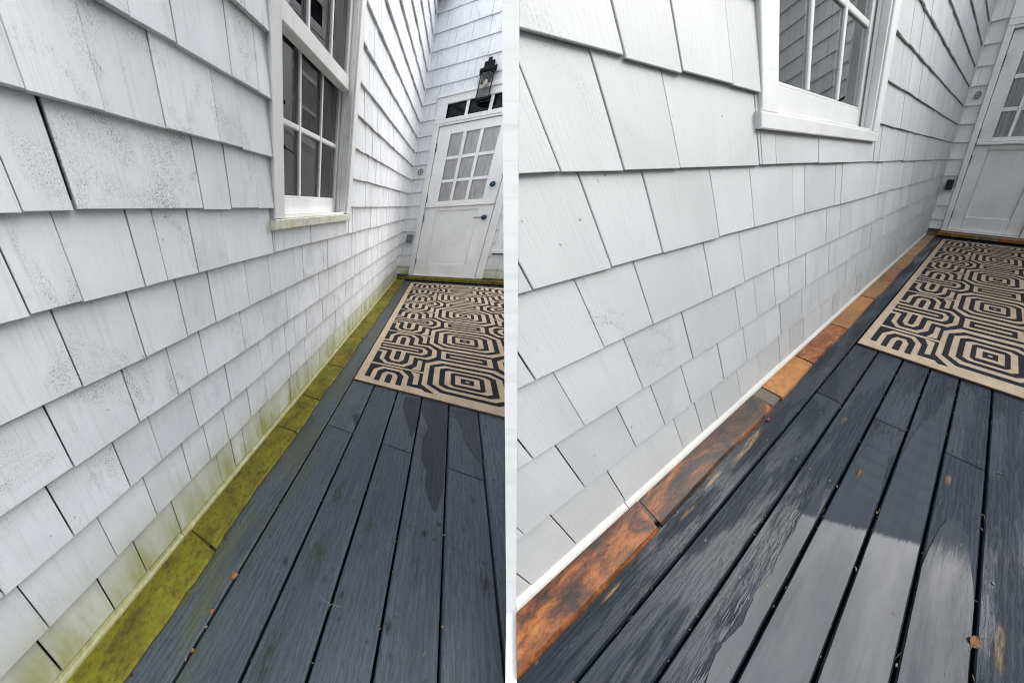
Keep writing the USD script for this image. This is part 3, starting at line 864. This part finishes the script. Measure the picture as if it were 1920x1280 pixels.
def build_window2(house, c, key):
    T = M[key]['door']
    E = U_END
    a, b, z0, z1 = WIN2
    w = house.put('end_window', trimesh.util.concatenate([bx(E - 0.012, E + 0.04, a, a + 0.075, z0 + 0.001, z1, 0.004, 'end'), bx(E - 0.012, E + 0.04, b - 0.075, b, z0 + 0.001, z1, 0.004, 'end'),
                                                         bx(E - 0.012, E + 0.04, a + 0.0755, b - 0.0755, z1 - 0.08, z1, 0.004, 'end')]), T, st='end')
    house.put('sill', bx(E - 0.035, E + 0.06, a - 0.02, b + 0.02, 0.455, 0.5045, 0.004, 'end'), T, w, 'end')
    house.put('sash', trimesh.util.concatenate([bx(E + 0.015, E + 0.05, a + 0.076, a + 0.125, z0 + 0.001, z1 - 0.081, 0.003, 'end'), bx(E + 0.015, E + 0.05, a + 0.1255, b - 0.076, z0 + 0.001, 0.60, 0.003, 'end')]), T, w, 'end')
    house.put('pane', bx(E + 0.03, E + 0.034, a + 0.1255, b - 0.076, 0.601, z1 - 0.081, 0, 'end'), M['glass'], w, 'end')
    house.put('room_lining', bx(E + 0.2, E + 0.21, a, b, 0.3, z1, 0, 'end'), M['room'], w, 'end')


# ------------------------------------------------------------------ decks, stone borders, rugs


def build_back(house, c):
    """The side of the right house that the left court's window mirrors."""
    ms = []
    for i in range(13):
        js = joint_list(i, -0.3, 5.3, (), 31)
        for a, b in zip(js, js[1:]):
            top = min(ROWS[i + 1] + 0.02, 2.47)
            ms.append(slab([(a + .001, ROWS[i]), (b - .001, ROWS[i]), (b - .001, top), (a + .001, top)], 'wall', -0.104, lambda p, i=i: -0.124 + 0.012 * (p[1] - ROWS[i]) / 0.2))
    w = house.put('rear_wall', bx(-0.3, 5.3, -0.1035, -0.1005, -0.04, 2.47), M['sheath'])
    house.put('rear_shingles', trimesh.util.concatenate(ms), M['right']['end'], w, kind='stuff')  # lightened paint offsets the shade on this side


def build_wing(house, c):
    """The wing across the right court that its window and wet boards mirror: lapped courses and one window."""
    v = 5.0
    w = house.put('opposite_wing', bx(0.3, 5.3, v, v + 0.12, -0.05, 3.0), M['sheath'])
    ms = []
    for i in range(len(ROWS) - 5):
        segs = [(0.3, 5.3)] if ROWS[i + 1] < 0.9 or ROWS[i] > 2.3 else [(0.3, 2.2), (3.25, 5.3)]
        for lo, hi in segs:
            js = joint_list(i, lo, hi, (), 21)
            for a, b in zip(js, js[1:]):
                ms.append(slab([(a + .001, ROWS[i]), (b - .001, ROWS[i]), (b - .001, ROWS[i + 1] + .02), (a + .001, ROWS[i + 1] + .02)], 'wall', v - 0.004, v - 0.022, 0.001))
    house.put('wing_shingles', trimesh.util.concatenate(ms), M['right']['shingle'], w, kind='stuff')
    T = M['right']['trim']
    house.put('wing_window', trimesh.util.concatenate([bx(2.2, 2.29, v - 0.035, v - .001, 0.9, 2.4), bx(3.16, 3.25, v - 0.035, v - .001, 0.9, 2.4), bx(2.2905, 3.1595, v - 0.035, v - .001, 2.31, 2.4),
              bx(2.2905, 3.1595, v - 0.035, v - .001, 0.9, 0.99), bx(2.71, 2.74, v - 0.02, v - .001, 0.9905, 2.3095), bx(2.2905, 2.7095, v - 0.02, v - .001, 1.62, 1.66), bx(2.7405, 3.1595, v - 0.02, v - .001, 1.62, 1.66)]), T, w)


def build_deck(c, key, gaps, label):
    P = M[key]
    deck = Thing('deck', c, (0, 0, 0), label, None, None, 'structure')
    r = random.Random(5)
    rows = list(zip(gaps, gaps[1:]))
    ends = {0: [3.53], 1: [1.213], 2: [3.1], 3: [1.22], 4: [3.9], 5: [1.212], 6: [3.2], 7: [1.215], 8: [3.4], 9: [1.215]}
    for i, (a, b) in enumerate(rows):
        us = [-0.62] + ends.get(i, [1.214 if i % 2 else 3.3]) + [5.235]
        for u0, u1 in zip(us, us[1:]):
            g, h = 0.0035 + r.uniform(0, 0.0012), 0.0012
            n = 12
            poly = [(u0 + h, a + g), (u1 - h, a + g), (u1 - h, b - g), (u0 + h, b - g)]
            dz = r.uniform(-0.0012, 0.0008)
            deck.put('board', slab(poly, 'deck', -0.028, dz, 0.0035), P['deck'], st='deck')
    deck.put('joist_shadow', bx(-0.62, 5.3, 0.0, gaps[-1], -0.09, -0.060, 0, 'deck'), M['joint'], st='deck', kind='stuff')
    heads = []
    for i, (a, b) in enumerate(rows):
        for u in np.arange(0.02, 1.8, 0.405):
            for v in (a + 0.032, b - 0.030):
                p = [(u + r.uniform(-0.012, 0.012) + 0.0042 * math.cos(t), v + r.uniform(-0.001, 0.001) * 0 + 0.0042 * math.sin(t)) for t in np.linspace(0, 2 * math.pi, 9)[:-1]]
                cx, cy = np.mean(p, 0)
                p = [(cx + 0.0042 * math.cos(t), cy + 0.0042 * math.sin(t)) for t in np.linspace(0, 2 * math.pi, 9)[:-1]]
                m = slab(p, 'deck', -0.004, 0.0016)
                if c.across(m.vertices).min() > c.limit:
                    heads.append(m)
    deck.put('screw_heads', trimesh.util.concatenate(heads), M['screw'], st='deck', kind='stuff')
    return deck


def build_stones(c, key, label):
    b = Thing('stone_border', c, (0, 0.1, 0), label, 'stone edging')
    r = random.Random(3)
    us = [-0.62, 0.368, 0.99, 1.06, 1.39, 1.86, 2.17, 2.45, 2.92, 3.33, 3.90, 4.39, 4.83, 5.20]
    kinds = ['rust', 'dark', 'mortar', 'orange', 'red', 'tan', 'orange', 'tan', 'red', 'tan', 'orange', 'tan', 'grey']
    names = {'rust': 'rust orange flagstone with dark swirls', 'dark': 'dark brown flagstone with orange swirls', 'orange': 'plain orange flagstone', 'red': 'glossy red brown flagstone', 'grey': 'grey brown flagstone'}
    for i, (a, e) in enumerate(zip(us, us[1:])):
        k = kinds[i]
        if k == 'mortar' and key == 'right':
            b.put('mortar_patch', slab([(a + .001, 0.0525), (e - .001, 0.0525), (e - .006, 0.170), (a + .003, 0.172)], 'deck', -0.02, 0.0175, 0.003), M['mortar'], st='deck')
            continue
        if key == 'left':
            if k == 'mortar':
                continue
            if i == 1:
                e = 1.045
            if i == 3:
                a = 1.05
        n = max(4, int((e - a) / 0.035))
        g = 0.0025 if key == 'left' else 0.004
        sk = r.uniform(-0.012, 0.012)
        front = [(a + g + (e - a - 2 * g) * t / n, 0.176 + 0.005 * math.sin(7.3 * (a + (e - a) * t / n)) + r.uniform(-0.0022, 0.0022)) for t in range(n + 1)]
        front = [(u + (sk if 0 < t else 0) * (t == n), v) for t, (u, v) in enumerate(front)]
        poly = [(a + g, 0.0525), *front, (e - g, 0.0525)]
        top = 0.019 + r.uniform(-0.002, 0.002)
        n2 = len(poly)
        P0 = np.array(poly)
        rings = []
        for off, z in ((0.003, -0.03), (0.0, 0.0), (0.001, top - 0.006), (-0.002, top - 0.003), (-0.006, top)):
            ring = P0.copy()
            for t in range(1, n2 - 1):
                ring[t, 1] += off + (r.uniform(-0.002, 0.002) if 0 < z < top else 0)
            rings.append(np.column_stack([ring, np.full(n2, z)]))
        V = np.concatenate(rings)
        F = []
        for q_ in range(len(rings) - 1):
            for t in range(n2):
                x, y = q_ * n2 + t, q_ * n2 + (t + 1) % n2
                F += [(x, y, y + n2), (x, y + n2, x + n2)]
        L = (len(rings) - 1) * n2
        # top fan from the middle of the back edge, slightly uneven
        V = np.vstack([V, [(a + e) / 2, 0.10, top + 0.0015]])
        for t in range(n2):
            F.append((L + t, L + (t + 1) % n2, len(V) - 1))
        F += [(0, t + 1, t) for t in range(1, n2 - 1)]
        m = trimesh.Trimesh(V, np.array(F), process=False)
        if m.volume < 0:
            m.invert()
        mat = M['algae_stone'][i % 3] if key == 'left' else M[k + '_stone']
        b.put('stone', m, mat, st='deck', label=names.get(k) if key == 'right' else None)
    # mortar bed and the course under the door
    b.put('mortar_bed', bx(-0.62, 5.21, 0.0505, 0.150, -0.03, 0.0135, 0.002, 'deck'), M['mortar_green' if key == 'left' else 'mortar'], st='deck')
    vs = [0.03, 0.19, 0.62, 0.95, 1.30, 1.75, 2.2]
    for i, (a, e) in enumerate(zip(vs, vs[1:])):
        n = 7
        fr = [(5.232 + r.uniform(-0.006, 0.006), a + 0.003 + (e - a - 0.006) * t / n) for t in range(n + 1)]
        poly = fr + [(5.345, e - 0.003), (5.345, a + 0.003)]
        m = ext(Polygon(poly), 'deck', 0.022, 0.066 if i else 0.03)
        b.put('stone', m, M['algae_stone'][(i + 1) % 3] if key == 'left' else M['grey_stone' if i % 2 == 0 else 'tan_stone'], st='deck')
    b.put('mortar_bed', bx(5.25, 5.345, 0.19, 2.2, -0.03, 0.0215, 0, 'end'), M['joint'], st='end')  # near-black block paints the shade in the gap below these stones
    return b


def rug_pattern():
    """The woven labyrinth: tan shapes for one repeat around an octagon, in (v from the rug's middle, u from the octagon's centre)."""
    def octo(a, b, c):
        return Polygon([(-a, -b + c), (-a + c, -b), (a - c, -b), (a, -b + c), (a, b - c), (a - c, b), (-a + c, b), (-a, b - c)])

    def cut(a, b, ca, cb):
        return Polygon([(-a, -cb), (-ca, -b), (ca, -b), (a, -cb), (a, cb), (ca, b), (-ca, b), (-a, cb)])
    P = 0.745
    H = P / 2
    tan = []
    tan.append(cut(0.262, 0.262, 0.172, 0.168).difference(cut(0.230, 0.218, 0.150, 0.146)))
    tan.append(cut(0.198, 0.186, 0.134, 0.132).difference(cut(0.162, 0.150, 0.118, 0.120)))
    tan.append(cut(0.130, 0.122, 0.098, 0.098).difference(cut(0.095, 0.098, 0.072, 0.078)))
    tan.append(sbox(-0.069, -0.066, 0.069, 0.066).difference(sbox(-0.037, -0.034, 0.037, 0.034)))
    tan.append(sbox(-0.012, -0.010, 0.012, 0.010))
    # bars between octagons
    bars = [sbox(-0.165, 0.292, 0.165, P - 0.292).difference(sbox(-0.132, 0.324, 0.132, P - 0.324)), sbox(-0.104, H - 0.016, 0.104, H + 0.016)]
    tan += bars
    # side motif, drawn for 0 < u < H and mirrored in u
    q = []
    q.append(sbox(-0.625, -0.001, -0.262, 0.013))

    def band(pts, w=0.0165):
        from shapely.geometry import LineString
        return LineString(pts).buffer(w, cap_style=2, join_style=2, mitre_limit=3)
    q.append(band([(-0.632, 0.311), (-0.503, 0.311), (-0.503, 0.142), (-0.485, 0.111), (-0.449, 0.111), (-0.431, 0.142), (-0.431, 0.311), (-0.302, 0.311), (-0.279, 0.345), (-0.279, H + 0.002)]))
    q.append(sbox(-0.625, 0.2945, -0.30, 0.3275))
    q.append(band([(-0.632, 0.246), (-0.571, 0.246), (-0.571, 0.105), (-0.527, 0.045), (-0.407, 0.045), (-0.363, 0.105), (-0.363, 0.246), (-0.260, 0.246), (-0.213, 0.312), (-0.213, H + 0.002)]))
    q.append(Polygon([(-0.345, 0.014), (-0.283, 0.026), (-0.283, 0.190), (-0.315, 0.196), (-0.315, 0.085), (-0.33, 0.05)]))
    q.append(sbox(-0.612, H - 0.0135, -0.325, H + 0.001))
    left = unary_union(q).intersection(sbox(-0.63, -0.001, -0.16, H + 0.001))
    left = unary_union([left, affinity.scale(left, 1, -1, origin=(0, 0))])
    left = unary_union([left, affinity.scale(left, 1, -1, origin=(0, H)).intersection(sbox(-1, H, 0, P))])
    return unary_union(tan), left, P


def build_rug(c, label):
    r = Thing('patterned_rug', c, (2.0, 0.9, 0), label, 'rug')
    v0, v1, u0, u1 = 0.297, 1.651, 1.752, 5.06
    vm = 0.974
    shape = sbox(u0, v0, u1, v1)
    r.put('rug_base', ext(shape, 'deck', 0.0035, 0.0115), M['rug_tan'], st='deck')
    ring = shape.buffer(0.004, join_style=2).difference(shape.buffer(-0.0005, join_style=2))
    r.put('binding', ext(ring, 'deck', 0.0025, 0.0105), M['rug_edge'], st='deck')
    octs, side, P = rug_pattern()
    tan = []
    for k in range(-1, 6):
        for g in (octs, side, affinity.scale(side, -1, 1, origin=(0, 0))):
            tan.append(affinity.translate(g, 0, k * P))
    tan = unary_union(tan)
    field = sbox(-0.625, -0.252, 0.625, 2.94)
    black = field.difference(tan).buffer(-0.0004).buffer(0.0004)
    black = affinity.affine_transform(black, [0, 1, 1, 0, 2.06, vm])
    black = black.simplify(0.0008)
    r.put('black_pattern', ext(black, 'deck', 0.0112, 0.0130), M['rug_black'], st='deck')
    return r


# ------------------------------------------------------------------ fittings


def build_lantern(c, label):
    t = Thing('wall_lantern', c, (U_END, 0.71, 2.55), label, 'wall lamp')
    B = M['black_metal']
    E = U_END
    vc, uc = 0.703, E - 0.066
    t.put('back_plate', bx(E - 0.022, E + 0.004, vc - 0.05, vc + 0.055, 2.50, 2.70, 0.004, 'end'), B, st='end')
    t.put('arm', bx(uc - 0.01, E - 0.0225, vc - 0.012, vc + 0.012, 2.632, 2.658, 0.003, 'end'), B, st='end')
    w, wu = 0.064, 0.040
    z0, z1 = 2.345, 2.60
    t.put('base', bx(uc - wu - 0.006, uc + wu + 0.006, vc - w - 0.006, vc + w + 0.006, z0 - 0.022, z0, 0.004, 'end'), B, st='end')
    for su in (-1, 1):
        for sv in (-1, 1):
            t.put('corner_bar', bx(uc + su * wu - 0.005, uc + su * wu + 0.005, vc + sv * w - 0.005, vc + sv * w + 0.005, z0 + .0005, z1 - .0005, 0.001, 'end'), B, st='end')
    t.put('roof', bx(uc - wu - 0.02, uc + wu + 0.02, vc - w - 0.02, vc + w + 0.02, z1, z1 + 0.032, 0.006, 'end'), B, st='end')
    t.put('roof_cap', bx(uc - 0.032, uc + 0.032, vc - 0.05, vc + 0.05, z1 + 0.0325, z1 + 0.095, 0.006, 'end'), B, st='end')
    t.put('finial', bx(uc - 0.016, uc + 0.016, vc - 0.02, vc + 0.02, z1 + 0.0955, z1 + 0.13, 0.005, 'end'), B, st='end')
    for su in (-1, 1):
        t.put('glass_pane', bx(uc + su * wu - 0.0015, uc + su * wu + 0.0015, vc - w + 0.006, vc + w - 0.006, z0 + 0.001, z1 - 0.001, 0, 'end'), M['lamp_glass'], st='end')
        t.put('glass_pane', bx(uc - wu + 0.006, uc + wu - 0.006, vc + su * w - 0.0015, vc + su * w + 0.0015, z0 + 0.001, z1 - 0.001), M['lamp_glass'])
    s = trimesh.creation.icosphere(2, 0.024)
    s.vertices *= (1, 1, 1.7)
    s.apply_translation((uc, vc, 2.49))
    t.put('bulb', s, M['bulb'], smooth=60)
    t.put('bulb_socket', bx(uc - 0.012, uc + 0.012, vc - 0.012, vc + 0.012, 2.53, z1 - 0.0005, 0.003, 'end'), B, st='end')


def build_outlet(c, key, label):
    t = Thing('outlet_box', c, (U_END, 0.135, 0.66), label, 'outlet box')
    E = U_END
    m = M['outlet_grey' if key == 'left' else 'outlet_black']
    t.put('box', bx(E - 0.012, E + 0.02, 0.098, 0.180, 0.612, 0.728, 0.003, 'end'), m, st='end')
    t.put('cover', bx(E - 0.050, E - 0.0125, 0.094, 0.184, 0.606, 0.733, 0.008, 'end'), m, st='end')
    t.put('cover_rib', bx(E - 0.054, E - 0.0505, 0.110, 0.168, 0.640, 0.705, 0.002, 'end'), m, st='end')


def build_fitting(c, label):
    t = Thing('round_wall_plate', c, (U_END, 0.137, 1.613), label, 'wall plate')
    E = U_END
    v, z = 0.137, 1.613
    ring = Point(v, z).buffer(0.036, 24).difference(Point(v, z).buffer(0.028, 24))
    cross = unary_union([sbox(v - 0.029, z - 0.004, v + 0.029, z + 0.004), sbox(v - 0.004, z - 0.029, v + 0.004, z + 0.029)])
    t.put('ring', ext(unary_union([ring, cross]), 'end', E - 0.014, E - 0.003), M['fitting'], st='end')
    t.put('plate', ext(Point(v, z).buffer(0.030, 24), 'end', E - 0.006, E + 0.02), M['left']['trim'], st='end')


def leaf(c, name, uvz, size, turn, mat, label, cat='leaf', group=None):
    t = Thing(name, c, uvz, label, cat, group)
    n = 9
    L, W = size
    V, top = [], []
    r = random.Random(int(1000 * uvz[0]))
    for i in range(n + 1):
        s = i / n
        w = W * math.sin(math.pi * min(1, s * 1.02) ** 0.8) * (1 + r.uniform(-0.15, 0.15)) + 0.0004
        for k, x in enumerate((-1, 0, 1)):
            z = 0.004 * math.sin(math.pi * s) + 0.004 * abs(x) * math.sin(2.2 * s) + r.uniform(0, 0.001)
            V.append((L * (s - 0.5), x * w, z + 0.0015))
    V = np.array(V)
    ca, sa = math.cos(turn), math.sin(turn)
    V = np.column_stack([V[:, 0] * ca - V[:, 1] * sa, V[:, 0] * sa + V[:, 1] * ca, V[:, 2]]) + np.array(uvz)
    F = []
    for i in range(n):
        for k in (0, 1):
            a = i * 3 + k
            F += [(a, a + 1, a + 4), (a, a + 4, a + 3)]
    m = trimesh.Trimesh(V, F, process=False)
    lo = trimesh.Trimesh(V - np.array([0, 0, 0.0009]), [f[::-1] for f in F], process=False)
    t.put('blade', trimesh.util.concatenate([m, lo]), mat, st='deck')
    t.put('stalk', tube([V[1], V[1] + np.array([-0.35 * L * ca, -0.35 * L * sa, 0.001])], 0.0006, 5), mat, st='deck')


def litter(c, gaps, label, n, seed):
    """Needles, bark crumbs and grit caught in the gaps: too many and too small to count."""
    r = random.Random(seed)
    t = Thing('leaf_litter', c, (0.5, 0.5, 0), label, 'leaf litter', None, 'stuff')
    parts = []
    for _ in range(n):
        v = r.choice(gaps[1:9]) + r.uniform(-0.006, 0.006)
        if r.random() < 0.3:
            v += r.uniform(-0.06, 0.06)
        u = r.uniform(-0.1, 1.0) ** 1 * 1.75
        L, W = r.choice(((0.008, 0.0012), (0.004, 0.002), (0.014, 0.0007), (0.006, 0.003))) 
        k = r.uniform(0.7, 1.3)
        a = r.uniform(-0.5, 0.5) if L > 0.01 else r.uniform(0, 3)
        p = np.array([(-L, 0), (-0.2 * L, W), (L, 0.3 * W), (0.3 * L, -W)]) * k * 0.7
        p = p @ np.array([[math.cos(a), math.sin(a)], [-math.sin(a), math.cos(a)]]) + (u, v)
        m = slab(p, 'deck', 0.0012, 0.0028)
        if c.across(m.vertices).min() > c.limit:
            parts.append(m)
    t.put('crumbs', trimesh.util.concatenate(parts), M['crumb'], st='deck', kind='stuff')


def stain(c, pts, label, mat):
    t = Thing('wet_patch', c, (*pts[0], 0), label, None, None, 'structure')
    p = Polygon(pts).buffer(0.006).buffer(-0.003)
    t.put('water_mark', ext(p, 'deck', 0.0002, 0.0019), mat, st='deck')


def water_film(c, gaps, label):
    """Standing water on the boards: one thin film per board, with a ragged edge."""
    t = Thing('puddle', c, (0.5, 0.75, 0), label, None, None, 'structure')
    r = random.Random(8)
    for (a, b), (u0, u1), lean in zip(zip(gaps, gaps[1:]), ((-0.3, 0.86), (-0.45, 1.16), (-0.3, 1.35), (-0.2, 0.95)), (0.082, 0.0, 0.0, 0.0)):
        lo, hi = [], []
        n = 90
        ph = [r.uniform(0, 6) for _ in range(6)]
        for k in range(n + 1):
            u = u0 + (u1 - u0) * k / n
            end = min(1.0, 6 * min(k, n - k) / n)
            from meshkit import fbm
            wob = 0.030 * (float(fbm(np.array([u * 14, ph[0], 0.0]), 5, 3)) - 0.5)
            w2 = 0.009 * (float(fbm(np.array([u * 9, ph[1], 0.0]), 3, 4)) - 0.45)
            mid = (a + b) / 2
            x0 = a + 0.0080 + (abs(w2) * 0.6 if not lean else lean - 0.055 * (k / n) * 0 + 1.6 * wob)
            x1 = b - 0.0080 - max(0, w2)
            x0 = mid + (x0 - mid) * end ** 0.4 if x0 < mid else min(x0, x1 - 0.004)
            x1 = max(x0 + 0.004, mid + (x1 - mid) * max(0.08, end) ** 0.4)
            lo.append((u, x0)); hi.append((u, x1))
        p = Polygon(lo + hi[::-1]).buffer(0)
        if lean:                            # beads of water that have drawn back from the edge
            for _ in range(150):
                u = r.uniform(0.12, 0.84)
                e = a + 0.008 + lean
                v = e - abs(r.gauss(0, 0.022)) - 0.002
                if v < a + 0.012:
                    continue
                d = affinity.rotate(affinity.scale(Point(0, 0).buffer(1, 4), r.uniform(0.004, 0.022), r.uniform(0.0008, 0.0022)), r.uniform(-6, 6))
                p = p.union(affinity.translate(d, u, v))
        t.put('water_film', ext(p, 'deck', 0.0001, 0.0022), M['damp' if a > 0.85 else 'water'], st='deck')


# ------------------------------------------------------------------ the large structure
g = UsdGeom.Xform.Define(stage, '/World/ground')
tag(g.GetPrim(), 'bare soil under and around the decks', None, None, 'structure')
gm = trimesh.creation.box((400, 400, 0.2))
gm.apply_translation((0, 0, -0.45))
usdkit.mesh(stage, '/World/ground/soil', gm, M['ground'], uv=np.asarray(gm.vertices)[:, :2])

hl = build_house(LEFT, 'left', 'white shingled house with mildew specks and green algae along the wall foot', 3.45, 2.6, 3.45)
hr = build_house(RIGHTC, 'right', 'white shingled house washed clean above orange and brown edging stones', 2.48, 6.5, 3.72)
build_wing(hr, RIGHTC)
build_back(hr, RIGHTC)
build_deck(LEFT, 'left', [0.150, 0.288, 0.4385, 0.588, 0.732, 0.876, 1.021, 1.167, 1.312, 1.457, 1.602, 1.747], 'dull dry blue grey deck of painted boards')
deck_right = build_deck(RIGHTC, 'right', [0.150, 0.285, 0.430, 0.574, 0.717, 0.859, 1.001, 1.144, 1.287, 1.430, *[round(1.573 + 0.143 * k, 3) for k in range(14)]], 'glossy wet dark blue grey deck of painted boards')
build_stones(LEFT, 'left', 'row of edging stones covered in green algae below the wall')
build_stones(RIGHTC, 'right', 'row of clean wet orange and brown edging stones below the wall')
build_rug(LEFT, 'tan and black labyrinth rug in front of the door with the blue knobs')
build_rug(RIGHTC, 'tan and black labyrinth rug on the wet deck beside the orange stones')


# boards that finish the cut end of the right wall and deck on the party line
def end_board(c, owner, pts, inner, name, mat):
    w = c.world(np.array(pts))
    wi = c.world(np.array(inner))
    base = (w - EYE)
    def at(p, x):
        p = p - EYE
        return p + (x - p @ RIGHT) * RIGHT + EYE
    V = np.array([at(p, x) for x in (-0.015, 0.011) for p in list(w) + list(wi[::-1])])
    n = len(w) * 2
    F = []
    for i in range(n):
        j = (i + 1) % n
        F += [(i, j, n + j), (i, n + j, n + i)]
    k = len(w)
    for i in range(k - 1):
        a, b, cc, d = i, i + 1, n - 2 - i, n - 1 - i
        F += [(a, cc, b), (a, d, cc), (n + a, n + b, n + cc), (n + a, n + cc, n + d)]
    m = trimesh.Trimesh(V, np.array(F), process=False)
    trimesh.repair.fix_normals(m)
    if m.volume < 0:
        m.invert()
    tri = np.asarray(m.vertices)[np.asarray(m.faces)].reshape(-1, 3)
    path = numbered(owner.path, name)
    usdkit.mesh(stage, path, (tri - owner.base, np.arange(len(tri)).reshape(-1, 3)), mat, uv=tri[:, [1, 2]])


def on_line(c, fixed, z=None, v=None):
    """Where the party line meets the wall face (given z) or the deck (given v): solves for u."""
    a = lambda u: c.across([(u, v if v is not None else fixed, z if z is not None else fixed)])[0]
    f0, f1 = a(0.0), a(1.0)
    return -f0 / (f1 - f0)


wp = [(on_line(RIGHTC, 0, z=z, v=0.034), 0.034, z) for z in (2.53, 1.8, 1.0, 0.0)]
wi = [(on_line(RIGHTC, 0, z=z, v=-0.10), -0.10, z) for z in (2.53, 1.8, 1.0, 0.0)]
end_board(RIGHTC, hr, wp, wi, 'corner_board', M['right']['door'])  # lightened paint offsets the shade on this board
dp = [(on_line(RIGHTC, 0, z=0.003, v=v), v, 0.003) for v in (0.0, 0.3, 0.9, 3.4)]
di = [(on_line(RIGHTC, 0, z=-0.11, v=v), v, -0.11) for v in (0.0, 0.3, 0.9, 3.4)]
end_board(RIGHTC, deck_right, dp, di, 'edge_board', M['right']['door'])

# ------------------------------------------------------------------ things on the walls and decks
build_lantern(LEFT, 'black wall lantern with clear glass above the white door')
build_outlet(LEFT, 'left', 'grey outlet box on the corner shingles left of the door above the green stones')
build_outlet(RIGHTC, 'right', 'black outlet box on the corner shingles beside the door of the clean house')
build_fitting(LEFT, 'small round wall plate with a cross beside the glazed door with blue knobs')
build_fitting(RIGHTC, 'small round wall plate with a cross at the far corner of the clean wall')

water_film(RIGHTC, [0.430, 0.574, 0.717, 0.859, 1.001], 'bright puddle of standing water on the wet boards')
stain(LEFT, [(1.73, 0.748), (1.73, 0.868), (1.534, 0.869), (1.317, 0.866), (1.142, 0.863), (1.054, 0.861), (0.943, 0.842), (0.994, 0.82), (1.055, 0.804), (1.159, 0.801), (1.188, 0.778), (1.361, 0.768), (1.46, 0.79), (1.61, 0.742)], 'long dark damp stain running down a board from the rug', M['stain'])
stain(LEFT, [(1.70, 0.640), (1.72, 0.724), (1.413, 0.724), (1.339, 0.712), (1.485, 0.673), (1.60, 0.638)], 'short dark damp stain on the board left of the long stain', M['stain'])
stain(LEFT, [(1.70, 0.896), (1.73, 1.013), (1.504, 1.013), (1.32, 1.013), (1.376, 0.981), (1.451, 0.952), (1.538, 0.944)], 'dark damp stain on the board right of the long stain', M['stain'])
stain(LEFT, [(1.362, 0.395), (1.393, 0.428), (1.293, 0.433), (1.32, 0.419)], 'small dark damp mark beside the board joint', M['stain'])
leaf(LEFT, 'dead_leaf', (0.345, 0.286, 0), (0.026, 0.008), 0.6, M['leaf'], 'small curled brown leaf lying in the gap beside the green stones')
leaf(LEFT, 'dead_leaf', (0.234, 0.283, 0), (0.016, 0.005), 0.2, M['leaf'], 'tiny brown leaf scrap lower down the gap beside the green stones')
leaf(LEFT, 'dead_leaf', (0.141, 0.292, 0), (0.014, 0.004), 1.1, M['leaf'], 'smallest brown leaf scrap nearest the viewer on the dry deck')
leaf(RIGHTC, 'dead_leaf', (0.671, 1.000, 0), (0.030, 0.009), 0.3, M['leaf'], 'pale brown leaf stuck in a board gap at the right edge of the wet deck')
leaf(RIGHTC, 'dead_leaf', (0.921, 0.200, 0), (0.026, 0.009), 1.4, M['leaf_red'], 'small red leaf on the wet board beside the dark swirled stone')
leaf(RIGHTC, 'wood_splinter', (0.924, 0.622, 0), (0.042, 0.004), 0.15, M['leaf'], 'thin orange wood splinter lying on the wet deck', 'splinter')
litter(LEFT, [0.150, 0.288, 0.4385, 0.588, 0.732, 0.876, 1.021, 1.167, 1.312], 'fine leaf crumbs and grit caught in the gaps of the dry deck', 130, 4)
litter(RIGHTC, [0.150, 0.285, 0.430, 0.574, 0.717, 0.859, 1.001, 1.144, 1.287], 'fine leaf crumbs and grit caught in the gaps of the wet deck', 170, 6)
h = Thing('pale_hair', LEFT, (0.45, 0.58, 0), 'thin pale curled hair lying across two dry deck boards', 'hair')
h.put('strand', tube([(0.452, 0.545, 0.002), (0.446, 0.556, 0.003), (0.444, 0.570, 0.004), (0.446, 0.588, 0.004), (0.451, 0.602, 0.003), (0.457, 0.616, 0.002)], 0.0003, 5), M['hair'], st='deck')

stage.SetDefaultPrim(stage.GetPrimAtPath('/World'))
